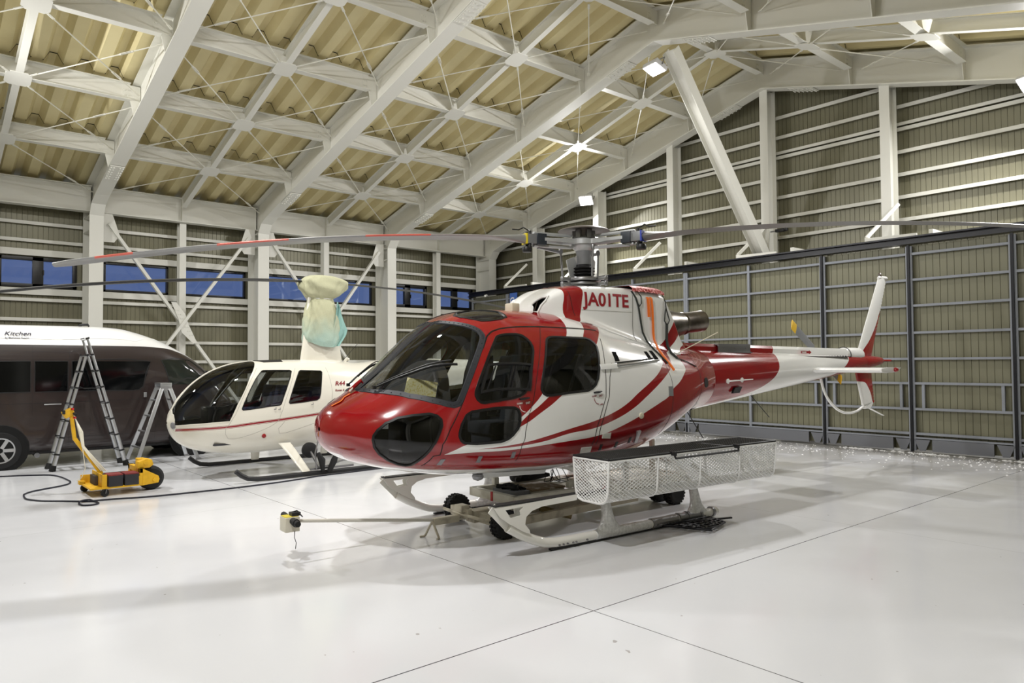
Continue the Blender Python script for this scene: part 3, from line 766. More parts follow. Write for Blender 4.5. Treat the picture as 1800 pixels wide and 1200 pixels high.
# ---- boom
def boom(a):
    f = (a-5.10)/(9.55-5.10); return .405+(.125-.405)*f, 1.53+(1.735-1.53)*f
def boom_red(g, x, y, z):
    r = g.lt(x, g.curve(z, [(1.10,4.7),(1.142,4.897),(1.238,5.618),(1.325,6.124),(1.448,6.481),(1.606,6.714),(1.796,6.813),(1.969,6.889),(2.06,6.92)]))
    t = g.gt(x, g.curve(z, [(1.40,7.7),(1.474,8.005),(1.53,8.45),(1.60,8.66),(1.657,8.75),(1.778,8.93),(1.86,9.0)]))
    t2 = g.AND(t, g.lt(z, 1.835))
    return g.OR(r, t2)
BP = paint2('boom_paint', HWHITE, RED, boom_red, .18, .7)
rows = []
for i in range(91):
    a = 5.05+(9.60-5.05)*i/90; r, c = boom(a); rows.append([Vector((a, -r*cos(2*PI*k/48), c+r*sin(2*PI*k/48))) for k in range(48)])
bo = MB().grid(rows, closev=True).build('tail_boom', BP, HELI, smooth=True)
rows = []
for i in range(10):
    k = i/9; a = 9.60+.72*k; r = .125*(1-.55*k**2.2) if i < 9 else .02; rows.append([Vector((a, -r*cos(2*PI*q/24), 1.737+.02*k+r*.85*sin(2*PI*q/24))) for q in range(24)])
MB().grid(rows, closev=True).cyl((10.3, 0, 1.757), (10.62, 0, 1.757), .018).build('tail_cone', mat('red_gloss_paint', RED, .2, 0, .6), HELI, smooth=True)
MB().cyl((10.60, 0, 1.757), (10.66, 0, 1.757), .012).build('tail_probe', DARK, HELI)
# drive shaft cover along the top of the boom
rows = []
for i in range(40):
    a = 4.80+(9.0-4.80)*i/39; h = 2.005-.012*(a-4.8) if a > 4.9 else 1.97; w = .155-.012*(a-4.8); zb = 1.80
    rows.append([Vector((a, w*1.15, zb-.1)), Vector((a, w, zb+.02)), Vector((a, w*.93, h-.04)), Vector((a, w*.7, h)), Vector((a, -w*.7, h)), Vector((a, -w*.93, h-.04)), Vector((a, -w, zb+.02)), Vector((a, -w*1.15, zb-.1))])
mb = MB().grid(rows); mb.f.append(tuple(range(len(mb.v)-8, len(mb.v)))); sc_ = mb.build('shaft_cover', BP, HELI, smooth=True, sharp=30)
for i in range(24):
    a = 6.95+i*.085; MB().cyl((a, -(.155-.012*(a-4.8)), 1.835), (a, -(.165-.012*(a-4.8)), 1.835), .008, n=6).build('rivet', DARK, sc_)
MB().b2((5.0, -.166, 1.822), (8.95, -.10, 1.829)).build('panel_seam', SEAM, sc_)
mb = MB(); mb.b2((5.55, -.17, 1.885), (6.26, -.155, 1.985)).b2((5.55, -.165, 1.975), (6.26, .165, 2.0)).b2((5.53, -.18, 1.875), (6.28, -.16, 1.89)); mb.cyl((5.66, -.172, 1.94), (5.66, -.178, 1.94), .009, n=8).cyl((5.9, -.172, 1.94), (5.9, -.178, 1.94), .009, n=8).cyl((6.15, -.172, 1.94), (6.15, -.178, 1.94), .009, n=8)
mb.build('oil_cooler_panel', STEEL, HELI, bevel=.004)
# gearbox fairing at the fin root
mb = MB().lathe((8.95, 0, 1.86), [(.02, 0), (.09, .01), (.115, .06), (.12, .45), (.10, .58), (.02, .62)], (1, 0, 0)); mb.build('gearbox_fairing', mat('white_gloss_paint', HWHITE, .2, 0, .6), HELI, smooth=True)
MB().tube([(9.0+.004*i, .125*cos(i*PI/12), 1.86+.125*sin(i*PI/12)) for i in range(25)], .006, 5).build('clamp_band', DARK, HELI)
FINP = paint2('fin_paint', HWHITE, RED, lambda g, x, y, z: g.OR(g.AND(g.lt(z, g.curve(x, [(9.3,1.70),(9.5,1.84),(9.658,1.976),(9.80,2.08),(10.0,2.27),(10.15,2.45),(10.25,2.60),(10.32,2.64),(10.6,2.64)])), g.gt(z, 1.75)), g.AND(g.lt(z, 1.75), g.gt(z, g.curve(x, [(9.2,1.45),(9.448,1.413),(9.65,1.39),(9.75,1.32),(9.86,1.2),(9.956,1.0),(10.05,.9)])))), .2, .6)
mb = MB(); foil((9.42, 0, 1.80), (9.93, 0, 1.80), (10.25, 0, 3.20), (10.53, 0, 3.20), .036, (0, 1, 0), 24, 10, mb)
for i in range(15):
    k = .35+.62*i/15; x = 9.93+.6*k-.035; z = 1.80+1.4*k
    mb.b2((x-.06, -.011, z-.003), (x+.028, .011, z+.003))
fin = mb.build('upper_fin', FINP, HELI, smooth=True)
MB().tube([(10.24, 0, 3.20), (10.27, 0, 3.21), (10.49, 0, 3.215), (10.53, 0, 3.21), (10.545, 0, 3.20)], [.02, .034, .036, .03, .01], 12).build('fin_tip', mat('white_gloss_paint', HWHITE), fin, smooth=True)
MB().cyl((10.30, 0, 3.22), (10.30, 0, 3.275), .03, .028).cyl((10.30, 0, 3.275), (10.30, 0, 3.295), .03, .015).build('beacon_lamp', mat('beacon_glass', lin(90, 80, 72), .2), fin, smooth=True)
mb = MB(); foil((9.36, 0, 1.66), (9.92, 0, 1.66), (9.60, 0, 1.02), (10.00, 0, 1.06), .034, (0, 1, 0), 10, 10, mb)
for i in range(6):
    z = 1.32-.05*i; x = 9.955+.008*i; mb.b2((x-.07, -.011, z-.003), (x+.0, .011, z+.003))
mb.prism([(9.60, -.018, 1.03), (9.99, -.018, 1.07), (9.85, -.018, .95), (9.66, -.018, .94)], (0, .036, 0)); lf = mb.build('lower_fin', FINP, HELI, smooth=True)
mb = MB(); foil((9.66, -.0, .985), (9.76, 0, .985), (10.28, 0, .80), (10.36, 0, .80), .016, (0, 1, 0), 6, 6, mb); mb.box((9.70, 0, .97), (.10, .06, .05)); mb.build('tail_bumper', mat('white_gloss_paint', HWHITE), lf, smooth=True)
path = [(8.335, 1.50), (8.40, 1.33), (8.53, 1.158), (8.70, 1.03), (8.868, .95), (9.05, .905), (9.221, .895), (9.42, .915), (9.64, .985)]
MB().tube([(interp([p_/8*8 for p_ in range(9)], [q[0] for q in path], i/4), 0, interp(list(range(9)), [q[1] for q in path], i/4)) for i in range(33)], .021, 10).build('tail_guard_tube', mat('white_gloss_paint', HWHITE), HELI, smooth=True)
# tailplane
mb = MB(); foil((7.72, -1.25, 1.62), (8.20, -1.25, 1.62), (7.72, 1.25, 1.62), (8.20, 1.25, 1.62), .040, (0, 0, 1), 4, 12, mb)
st_ = mb.build('tailplane', mat('white_gloss_paint', HWHITE), HELI, smooth=True)
for sd in (-1, 1):
    MB().prism([(7.72, sd*1.25, 1.60), (7.72, sd*1.25, 1.64), (7.9, sd*1.25, 1.662), (8.30, sd*1.25, 1.655), (8.16, sd*1.25, 1.59), (7.85, sd*1.25, 1.578)], (0, sd*.02, 0)).build('tailplane_endplate', mat('white_gloss_paint', HWHITE), st_, bevel=.004)
    MB().lathe((8.10, sd*1.27, 1.625), [(.03, 0), (.032, .02), (.02, .045), (.0, .055)], (0, sd, 0)).build('position_lamp', mat('red_lamp_glass', lin(150, 20, 24), .2), st_, smooth=True)
# tail rotor on the far side
TRG = mat('grey_tail_blade', lin(112, 114, 116), .4); TRY = mat('yellow_blade_tip', lin(204, 164, 30), .5)
hc = Vector((8.97, .42, 1.89)); d = Vector((-.70, 0, .44)).normalized(); p_ = Vector((d.z, 0, -d.x))
trh = MB().cyl((8.97, .02, 1.80), (8.97, .42, 1.89), .05).lathe(hc, [(.02, -.08), (.07, -.06), (.08, .04), (.03, .09)], (0, 1, 0)).build('tail_rotor_hub', STEEL, HELI, smooth=True)
for s in (-1, 1):
    mb = MB(); r0, r1, c = .12, .74, .095; yo = Vector((0, .03, 0))
    foil(hc+d*s*r0+p_*c+yo, hc+d*s*r0-p_*c-yo, hc+d*s*r1+p_*c+yo*.7, hc+d*s*r1-p_*c-yo*.7, .012, (0, 1, 0), 6, 8, mb); b = mb.build('tail_rotor_blade', TRG, HELI, smooth=True)
    mb = MB(); foil(hc+d*s*.74+p_*c+yo*.7, hc+d*s*.74-p_*c-yo*.7, hc+d*s*.88+p_*c+yo*.7, hc+d*s*.88-p_*c-yo*.7, .0125, (0, 1, 0), 3, 8, mb); mb.build('blade_tip', TRY, b, smooth=True)
# ---- engine cowling
CWS = [(2.28,.19,2.28),(2.32,.26,2.37),(2.40,.325,2.455),(2.52,.38,2.53),(2.65,.42,2.585),(2.88,.445,2.622),(3.2,.455,2.635),(3.8,.455,2.640),(4.08,.445,2.63),(4.19,.43,2.605),(4.30,.42,2.46),(4.42,.405,2.27),(4.53,.385,2.07),(4.66,.34,1.95),(4.80,.25,1.90)]
def cow(a): return interp([c[0] for c in CWS], [c[1] for c in CWS], a), interp([c[0] for c in CWS], [c[2] for c in CWS], a)
COWC = {}
def cow_k(a):
    k = round(a, 4)
    if k not in COWC:
        w, zt = cow(a); zs = FU.pt(a, FU.t_of_b(a, min(w, FU.sec(a)[0]*.985), 9)).z
        COWC[k] = (w, zt, zs, max(.0, min(.12, FU.B(a, zs-.05)-w))*min(1, max(0, (a-2.35)/.45)))
    return COWC[k]
def cow_b(a, z):
    w, zt, zs, am = cow_k(a); u = max(0, min(1, (z-1.75)/(zt-1.75)))
    k = max(0, 1-u**22)
    if z < zs-.05: return FU.B(a, z)-.012
    return w*k**(1/3)+am*math.exp(-max(0, z-zs+.03)/.055)*k
def cowl_red(g, x, y, z):
    band = g.AND(g.gt(x, g.curve(z, [(2.2,2.592),(2.262,2.591),(2.287,2.586),(2.349,2.589),(2.443,2.607),(2.507,2.617),(2.554,2.625),(2.584,2.627),(2.66,2.62)])), g.lt(x, g.curve(z, [(2.20,2.745),(2.227,2.77),(2.26,2.786),(2.325,2.816),(2.453,2.843),(2.524,2.86),(2.558,2.864),(2.66,2.85)])))
    dg = g.AND(g.lt(z, g.curve(x, [(3.9,1.89),(4.05,1.955),(4.117,1.985),(4.18,2.025),(4.258,2.106),(4.339,2.198),(4.394,2.269),(4.6,2.56)])), g.gt(z, g.curve(x, [(3.9,1.74),(4.1,1.85),(4.305,1.955),(4.41,2.026),(4.492,2.112),(4.6,2.25),(4.8,2.5)])), g.gt(x, 3.9))
    rear = g.gt(x, g.curve(z, [(1.8,4.42),(1.9,4.46),(1.981,4.60),(2.06,4.72),(2.2,4.8)]))
    return g.OR(band, dg, rear)
CP = paint2('cowling_paint', HWHITE, RED, cowl_red, .2, .7)
ca = frange(2.28, 2.60, 32)[:-1]+frange(2.60, 4.05, 90)[:-1]+frange(4.05, 4.80, 46)
HOLE = [(2.36,2.462),(2.414,2.477),(2.435,2.480),(2.290,2.290),(2.262,2.288),(2.30,2.36)]
rows = []
for a in ca:
    w, zt = cow(a); row = []
    z0 = min(cow_k(a)[2]-.09, zt-.03); zs = [z0+(zt-z0)*(1-(1-i/56)**1.5) for i in range(57)]
    left = [Vector((a, -cow_b(a, z if i < 56 else zt), z)) for i, z in enumerate(zs)]
    right = [Vector((p.x, -p.y, p.z)) for p in left[:-1]]
    row = left[:-1]+[Vector((a, 0, zt+.006))]+right[::-1]
    rows.append(row)
HOLE = [(2.310,2.296),(2.338,2.385),(2.385,2.432),(2.43,2.462),(2.470,2.468),(2.425,2.42),(2.378,2.37),(2.345,2.297)]
mbc = MB().grid(rows)
def in_hole(f):
    c = sum((Vector(mbc.v[i]) for i in f), Vector())/len(f); return inside(HOLE, c.x, c.z)
gone = [f for f in mbc.f if in_hole(f)]; gs = set(gone); mbc.f = [f for f in mbc.f if f not in gs]
for i in {i for f in gone for i in f} & {i for f in mbc.f for i in f}:
    v = mbc.v[i]; x, z = nearest(HOLE, v[0], v[2]); mbc.v[i] = (x, math.copysign(cow_b(x, z), v[1]), z)
cw = mbc.build('engine_cowling', CP, HELI, smooth=True, sharp=50)
# air intake mouths at the front of the cowling, with rolled lips and a dark duct inside
for sd in (1, -1):
    pts = [Vector((a, -sd*(cow_b(a, z)+.001), z)) for a, z in HOLE]; back = [p+Vector((.10, sd*.12, -.01)) for p in pts]; n = len(pts)
    MB().add(pts+back, [(i, (i+1) % n, n+(i+1) % n, n+i) for i in range(n)]+[tuple(range(n, 2*n))]).build('intake_duct', mat('dark_duct', lin(34, 34, 32), .7), cw)
    MB().tube(pts, .013, 8, closed=True).build('intake_lip', mat('white_gloss_paint', HWHITE), cw, smooth=True)
    MB().prism([pts[0]+Vector((.02, sd*.01, 0)), pts[2]+Vector((.02, sd*.01, 0)), pts[2]+Vector((.05, sd*.03, 0)), pts[0]+Vector((.05, sd*.03, 0))], (.004, sd*.006, 0)).build('intake_vane', mat('grey_panel', lin(180, 178, 170), .5), cw)
# seams of the cowling
for a0, z0, a1, z1, n in ((2.66, 2.60, 2.72, 2.26, 12), (3.62, 2.62, 3.60, 2.0, 14)):
    q = []
    for i in range(n+1):
        a, z = a0+(a1-a0)*i/n, z0+(z1-z0)*i/n
        q.append(Vector((a, -cow_b(a, z)-.001, z)))
    MB().tube(q, .003, 4).build('panel_seam', SEAM, cw)
q = [Vector((a, -cow_b(a, 2.33)-.001, 2.33)) for a in frange(2.83, 3.6, 14)]
MB().tube(q, .002, 4).build('panel_seam', mat('faint_seam', lin(150, 146, 136), .6), cw)
LRED = mat('red_lettering', lin(150, 20, 30), .4)
def cow_text(name, body, size, a, z, m, par, bold=0, sx=1):
    o = text_mesh(name, body, size, m, Matrix.Identity(4), par, .0006, bold, 0, sx, fine=.03)
    for v in o.data.vertices:
        x, zz = a+v.co.x, z+v.co.y; v.co = Vector((x, -cow_b(x, zz)-.0035-v.co.z, zz))
    return o
cow_text('lettering', 'JA01TE', .205, 2.866, 2.385, LRED, cw, .005, 1.10)
# exhaust nozzle
EXM = mat('heat_stained_steel', lin(128, 122, 114), .3, .95, bump=(40, .05, .004), var=(5, lin(84, 76, 68), .35, .7))
ex = MB().lathe((4.58, -.02, 2.21), [(.225, -.18), (.225, -.02), (.212, .08), (.185, .20), (.160, .30), (.148, .37), (.146, .385)], (1, 0, .12), 40, False)
ex.lathe((4.58, -.02, 2.21), [(.146, .38), (.152, .39), (.152, .42), (.140, .43), (.140, .78), (.146, .792), (.138, .80), (.130, .79), (.125, .3)], (1, 0, .12), 40, False)
ex.build('exhaust_nozzle', EXM, HELI, smooth=True, sharp=50)
MB().lathe((4.95, -.02, 2.254), [(.0, 0), (.135, 0)], (1, 0, .12), 24).build('exhaust_core', DARK, HELI)
MB().cyl((4.28, -.05, 2.56), (4.42, -.05, 2.57), .035).cyl((4.42, -.05, 2.57), (4.46, -.05, 2.575), .05).build('vent_pipe', DARK, HELI, smooth=True)
# roof antenna box in front of the cowling
MB().box((2.15, -.09, 2.345), (.10, .14, .10)).build('roof_antenna', mat('cream_plastic', lin(222, 214, 190), .5), HELI, bevel=.015)
# ---- small fittings on the port side
def plate(name, P, m, off=.004, th=.006, par=HELI, sides=(1,)):
    for sd in sides:
        pts = [FU.on(a, z, sd, off) for a, z in P]; n_ = (pts[1]-pts[0]).cross(pts[2]-pts[0]).normalized()
        MB().prism(pts, n_*th).build(name, m, par)
DHAT = mat('white_gloss_paint', HWHITE)
plate('air_vent', [(2.962,1.868),(3.035,1.868),(3.045,1.77),(2.968,1.765)], mat('vent_black', lin(12, 12, 12), .9, spec=.1)); plate('air_vent', [(3.60,1.875),(3.665,1.875),(3.69,1.79),(3.615,1.78)], mat('vent_black', lin(12, 12, 12), .9, spec=.1)); plate('air_vent', [(3.725,1.885),(3.80,1.885),(3.835,1.79),(3.745,1.785)], mat('vent_black', lin(12, 12, 12), .9, spec=.1))
mb = MB().prism([FU.on(2.70,1.735,1,.006), FU.on(2.96,1.745,1,.006), FU.on(2.965,1.69,1,.006), FU.on(2.70,1.68,1,.006)], (0, -.018, 0)); rail = mb.build('door_rail', DHAT, HELI, bevel=.004)
MB().tube([FU.on(a, 1.712+.06*(a-2.95)/.9, 1, .016) for a in frange(2.95, 3.80, 8)], .010, 6).build('rail_tube', ALU, rail, smooth=True)
MB().tube([FU.on(a, 1.745+.06*(a-2.95)/.9, 1, .010) for a in frange(2.95, 3.72, 8)], .007, 6).build('rail_slot', DARK, rail)
for a, z in ((1.66, 1.419), (2.606, 1.452)):
    MB().tube([FU.on(a-.055, z-.004, 1, .014), FU.on(a, z, 1, .018), FU.on(a+.055, z+.006, 1, .014)], [.009, .012, .007], 8).build('door_handle', DARK, HELI, smooth=True)
WL = mat('white_lettering', lin(236, 232, 226), .5); RL = mat('maroon_lettering', lin(130, 20, 30), .5)
def fus_text(body, size, a, z, m, sx=1, off=.004):
    p, q = FU.on(a, z, 1, off), FU.on(a+.12, z+.012, 1, off); u = FU.on(a, z+size, 1, off)
    return text_mesh('lettering', body, size, m, mtx3(p, q-p, u-p), HELI, .0005, .0005, 0, sx)
for a, z, m in ((1.575, 1.368, WL), (2.525, 1.405, RL)):
    fus_text('CLOSED', .018, a, z, m); fus_text('EXIT', .026, a+.10, z, m); fus_text('OPEN', .018, a+.105, z-.085, m)
    MB().tube([FU.on(a+.03+.0*i+.06*(1-cos(i*PI/16)), z-.012-.06*sin(i*PI/16), 1, .004) for i in range(9)], .0035, 4).build('arrow_mark', m, HELI)
plate('fuel_port', [(3.847,1.478),(3.945,1.477),(3.92,1.368),(3.825,1.372)], mat('grey_panel2', lin(120, 122, 124), .5))
for a, z in ((1.548, .90), (2.664, .89), (2.894, .90), (3.105, .93), (1.20, .885), (.86, .88)): plate('door_latch', [(a-.02, z+.03), (a+.02, z+.03), (a+.018, z-.03), (a-.022, z-.03)], STEEL if a < 2 else DARK)
pl_ = [(2.381,.852),(2.524,.851),(2.517,.912),(2.375,.912)]; plate('data_plate', pl_, mat('white_label', lin(225, 225, 220), .5), .008, .004)
plate('footstep', [(3.19, 1.02), (3.25, 1.025), (3.24, .90), (3.19, .90)], ALU, .02, .03); plate('footstep', [(2.66, 1.03), (2.78, 1.035), (2.77, .975), (2.65, .985)], mat('white_label', lin(225, 225, 220)), .008, .004)
MB().lathe(FU.on(3.265, 1.182, 1), [(.0, .02), (.03, .015), (.034, 0)], FU.nrm(3.265, 1.182), 16).build('fuel_cap', mat('cream_plastic', lin(222, 214, 190)), HELI, smooth=True)
for k, a in enumerate((5.43,)):
    mb = MB()
    r, c = boom(5.6)
    mb.lathe((5.45, -boom(5.45)[0]*.99, 1.50), [(.03, 0), (.034, .012), (.012, .02)], (0, -1, 0), 14).lathe((5.78, -boom(5.78)[0]*.99, 1.51), [(.03, 0), (.034, .012), (.012, .02)], (0, -1, 0), 14)
    mb.cyl((5.45, -boom(5.45)[0]-.025, 1.50), (6.02, -boom(6.0)[0]-.02, 1.515), .010, .006); mb.build('whip_antenna', DHAT, HELI, smooth=True)
for a, z in ((4.80, 1.50),):
    MB().lathe(FU.on(a, z, 1, -.002), [(.0, .008), (.06, .008), (.065, 0)], FU.nrm(a, FU.t_of(a, z)), 20).build('side_vent', DARK, HELI)
MB().prism([(5.62, -boom(5.62)[0]*.93, 1.41), (5.78, -boom(5.78)[0]*.94, 1.42), (5.75, -boom(5.75)[0]*.88, 1.34), (5.60, -boom(5.6)[0]*.86, 1.335)], (0, -.03, 0)).build('side_vent', DARK, HELI)
MB().tube([FU.on(4.40, 1.86, 1, .01), Vector((4.95, -.62, 2.12))], .006, 6).build('whip_antenna', mat('cream_plastic', lin(222, 214, 190)), HELI)
MB().tube([(4.95, -.05, 1.20), (5.35, -.05, .74)], .007, 6).build('belly_antenna', DARK, HELI); MB().tube([(6.45, -.02, 1.28), (6.9, -.02, .94)], .006, 6).build('belly_antenna', DARK, HELI)
mb = MB().prism([(7.54, -.155, 1.875), (7.76, -.153, 1.875), (7.76, -.153, 1.862), (7.83, -.150, 1.892), (7.76, -.153, 1.922), (7.76, -.153, 1.910), (7.54, -.155, 1.910)], (0, -.004, 0)); ar = mb.build('danger_arrow', LRED, HELI)
text_mesh('lettering', 'DANGER', .030, WL, mtx3((7.56, -.1605, 1.881), (1, .011, 0), (0, 0, 1)), ar, .0004, .001)
# black seal track at the door foot, belly antenna lump, landing lamp
MB().lathe((1.55, -.30, .635), [(.0, -.05), (.05, -.03), (.06, .0), (.05, .02)], (0, 0, 1), 16).build('landing_lamp', STEEL, HELI, smooth=True)
MB().prism([(1.55, -.25, .66), (2.5, -.25, .66), (2.45, -.25, .57), (1.62, -.25, .60)], (0, .03, 0)).build('belly_fairing', DHAT, HELI)
# ---- windscreen wipers, nose hook
for sd, p0, p1 in ((-1, (.44, -.30, 1.525), (1.06, -.70, 1.66)), (1, (.42, .20, 1.535), (.95, .62, 1.78))):
    def sf(a, b): 
        t = FU.t_of_b(a, b, 9); return FU.pt(a, t, 1 if b < 0 else -1, .035)
    mb = MB(); a0, b0, a1, b1 = p0[0], p0[1], p1[0], p1[1]
    mb.tube([sf(a0+(a1-a0)*k/10, b0+(b1-b0)*k/10) for k in range(11)], .009, 6); mb.tube([sf(a0+(a1-a0)*k/10+.03, b0+(b1-b0)*k/10-.005*sd) for k in range(10)], .006, 6)
    mb.box(sf(a0, b0), (.028, .028, .03)); w = mb.build('wiper', DARK, HELI)
    mb = MB(); mb.tube([sf(a0+(a1-a0)*k/10, b0+(b1-b0)*k/10)-FU.nrm(a0+(a1-a0)*k/10, .8)*.012 for k in range(3, 11)], .007, 4); mb.build('wiper_blade', RUBBER, w)
mb = MB().tube([(.30, -.03, 1.50), (.37, -.03, 1.56), (.42, -.03, 1.60), (.44, -.03, 1.575)], [.016, .02, .018, .01], 8); mb.build('nose_hook', mat('red_gloss_paint', RED), HELI, smooth=True)
plate('nose_grille', [(.20, 1.385), (.30, 1.43), (.33, 1.40), (.22, 1.345)], mat('dark_red_mesh', lin(60, 14, 16), .6), .003, .002, HELI, (-1,))
# ---- cabin: floor, dash, console, seats
INT = mat('cabin_grey', lin(58, 58, 62), .7); SEATM = mat('seat_fabric', lin(34, 36, 44), .85); DASH = mat('dash_dark', lin(58, 58, 60), .75)
MB().b2((1.0, -.5, .84), (2.95, .5, .88)).build('cabin_floor', INT, HELI)
MB().b2((2.80, -.56, .88), (2.84, .56, 1.93)).build('rear_bulkhead', INT, HELI)
rows = []
for i in range(13):
    t = i/12; r = []
    for j in range(15):
        u = -1+2*j/14; w = .34-.04*t
        r.append(Vector((.60+.58*t, -.10+u*w, 1.36+.43*sin(min(1, t*1.15)*PI/2)*(1-abs(u)**3.2)**.6*1+.0)))
    rows.append(r)
mb = MB().grid(rows); ds = mb.build('instrument_hood', DASH, HELI, smooth=True)
MB().b2((1.06, -.38, 1.20), (1.16, .18, 1.62)).build('instrument_panel', DARK, ds); MB().b2((.75, -.22, .84), (1.15, .06, 1.25)).build('console', INT, HELI)
def seat(x, y):
    s = MB(); s.box((x, y, 1.12), (.44, .44, .12)).box((x, y, .96), (.38, .40, .22)); o = s.build('seat', SEATM, HELI, bevel=.03)
    b = MB(); rows = []
    for i in range(9):
        k = i/8; w = .215*(1-.25*max(0, k-.75)/.25)
        rows.append([Vector((x+.22+.14*k+dx, y+yy*w, 1.12+.72*k)) for dx, yy in ((-.05, -1), (-.06, -.4), (-.06, .4), (-.05, 1), (.05, 1), (.05, -1))])
    b.grid(rows, closev=True); n = len(b.v); b.f.append(tuple(range(n-6, n))); b.build('backrest', SEATM, o, smooth=True)
    MB().tube([(x+.30, y-.12, 1.84), (x+.18, y-.10, 1.5), (x+.05, y-.14, 1.19)], .016, 6).build('seat_belt', mat('grey_belt', lin(86, 86, 90), .8), o)
for x, y in ((1.72, -.40), (1.72, .40)): seat(x, y)
for y in (-.60, -.20, .20, .60): seat(2.28, y*.95)
MB().tube([(.98, -.40, .86), (.95, -.40, 1.2), (1.0, -.42, 1.42), (1.02, -.42, 1.55)], .014, 6).build('cyclic_stick', DARK, HELI); MB().tube([(.98, .40, .86), (.95, .40, 1.2), (1.0, .42, 1.42), (1.02, .42, 1.55)], .014, 6).build('cyclic_stick', DARK, HELI)
MB().tube([(1.62, -.0, .86), (1.66, 0, 1.5), (1.74, 0, 2.28)], .03, 8).build('cabin_post', INT, HELI)
# sliding pane frame in the front door window
q = [(1.335, 1.735), (1.79, 1.735), (1.735, 1.50), (1.215, 1.49)]
fr = FU.rim(at_poly(FU, q), 1, .014, .014, True, None, 8); sl_ = fr.build('sliding_pane_frame', DARK, HELI)
for p, q in (((1.40, 1.725), (1.27, 1.50)), ((1.62, 1.725), (1.52, 1.50)), ((1.585, 1.725), (1.485, 1.50))):
    FU.rim(at_poly(FU, [p, q]), 1, .006, .010, False, None, 8).build('pane_bar', DARK, sl_)
# ---- rotor mast and head
MX = 3.28
MGR = mat('rotor_grey', lin(128, 130, 132), .42, .35); MLT = mat('rotor_light_grey', lin(176, 178, 178), .4, .3); MDK = mat('rotor_dark', lin(36, 42, 50), .5)
hub = MB().lathe((MX, 0, 2.60), [(.10, 0), (.085, .06), (.075, .26), (.085, .30), (.085, .42), (.10, .46), (.10, .52)], n=28).build('rotor_mast', MGR, HELI, smooth=True)
MB().lathe((MX, 0, 2.76), [(.115, 0)]+[(.13 if i % 2 else .095, .012+.018*i) for i in range(7)]+[(.09, .145)], n=28).build('mast_boot', RUBBER, hub, smooth=True)
mb = MB().lathe((MX, 0, 2.655), [(.10, 0), (.20, .004), (.20, .032), (.10, .036)], n=32).lathe((MX, 0, 2.705), [(.10, 0), (.19, .002), (.20, .02), (.19, .045), (.10, .05)], n=32)
for k in range(3):
    t = math.radians(-46.3-86.39+60+120*k); d = Vector((cos(t), sin(t), 0))
    for z in (2.67, 2.73): mb.bar(Vector((MX, 0, z))+d*.15, Vector((MX, 0, z))+d*.30, .06, .035).cyl(Vector((MX, 0, z-.025))+d*.29, Vector((MX, 0, z+.025))+d*.29, .022)
mb.build('swashplate', STEEL, hub, bevel=.004)
MB().prism([(MX-.22, .06, 2.95), (MX-.10, .06, 3.0), (MX+.02, .06, 2.76), (MX-.16, .06, 2.74)], (0, .012, 0)).build('mast_plate', MLT, hub)
ZS = 3.165
CAMD = math.degrees(math.atan2(-6.236, 5.961))-86.39     # direction of the seen side, in the helicopter's frame
DIR = [CAMD-60.5, CAMD+60, CAMD+180]
star = MB(); n = 96; top, bot = [], []
for i in range(n):
    t = 360*i/n; r = .17
    for dd in DIR:
        x = ((t-dd+180) % 360)-180
        # arms narrow from the centre, then flare at the end
        L = .60
        w = .10
        c, s_ = cos(math.radians(x)), sin(math.radians(x))
        if c > .05:
            rr = min(L/c, .085/abs(s_) if abs(s_) > 1e-3 else 9)
            r = max(r, rr if rr > .17 else r)
    a = math.radians(t); top.append(Vector((MX+r*cos(a), r*sin(a), ZS+.028-.01*(r > .3)))); bot.append(Vector((MX+r*cos(a), r*sin(a), ZS-.028+.01*(r > .3))))
star.add(top+bot, [tuple(range(n)), tuple(range(2*n-1, n-1, -1))]+[(i, n+i, n+(i+1) % n, (i+1) % n) for i in range(n)])
star.lathe((MX, 0, ZS-.10), [(.10, 0), (.13, .03), (.15, .07), (.15, .13), (.11, .17)], n=28); star.build('rotor_star', MLT, hub, smooth=True, sharp=35)
MB().lathe((MX, 0, ZS), [(.0, .185), (.12, .183), (.22, .17), (.29, .148), (.305, .135), (.297, .132), (.22, .150), (.10, .160), (.09, .02)], n=48, caps=False).build('vibration_absorber_dome', mat('dome_grey', lin(104, 98, 94), .4, .4), hub, smooth=True)
mb = MB()
for k in range(6):
    t = math.radians(DIR[0]+60*k+30); d = Vector((cos(t), sin(t), 0)); mb.box(Vector((MX, 0, ZS+.085))+d*.105, (.06, .06, .11), Matrix.Rotation(t, 3, 'Z'))
mb.build('absorber_weight', STEEL, hub, bevel=.006)
BG = mat('blade_grey', lin(132, 130, 128), .38, .2)
mB = mat('banded_blade', lin(146, 146, 144), .4, .2); g = NG(mB); nt = mB.node_tree
tc = nt.nodes.new('ShaderNodeTexCoord'); sp = nt.nodes.new('ShaderNodeSeparateXYZ'); nt.links.new(tc.outputs['Object'], sp.inputs[0])
dx = g.m('SUBTRACT', sp.outputs[0], MX); rr = g.m('SQRT', g.m('ADD', g.m('MULTIPLY', dx, dx), g.m('MULTIPLY', sp.outputs[1], sp.outputs[1])))
bands = g.OR(g.AND(g.gt(rr, 1.93), g.lt(rr, 2.62)), g.AND(g.gt(rr, 3.37), g.lt(rr, 4.02)), g.AND(g.gt(rr, 4.72), g.lt(rr, 5.02)))
geo = nt.nodes.new('ShaderNodeNewGeometry'); sn = nt.nodes.new('ShaderNodeSeparateXYZ'); nt.links.new(geo.outputs['Normal'], sn.inputs[0])
bands = g.AND(bands, g.gt(sn.outputs[2], -.955))
mx = nt.nodes.new('ShaderNodeMix'); mx.data_type = 'RGBA'; mx.inputs[6].default_value = lin(146, 146, 144); mx.inputs[7].default_value = lin(214, 96, 78)
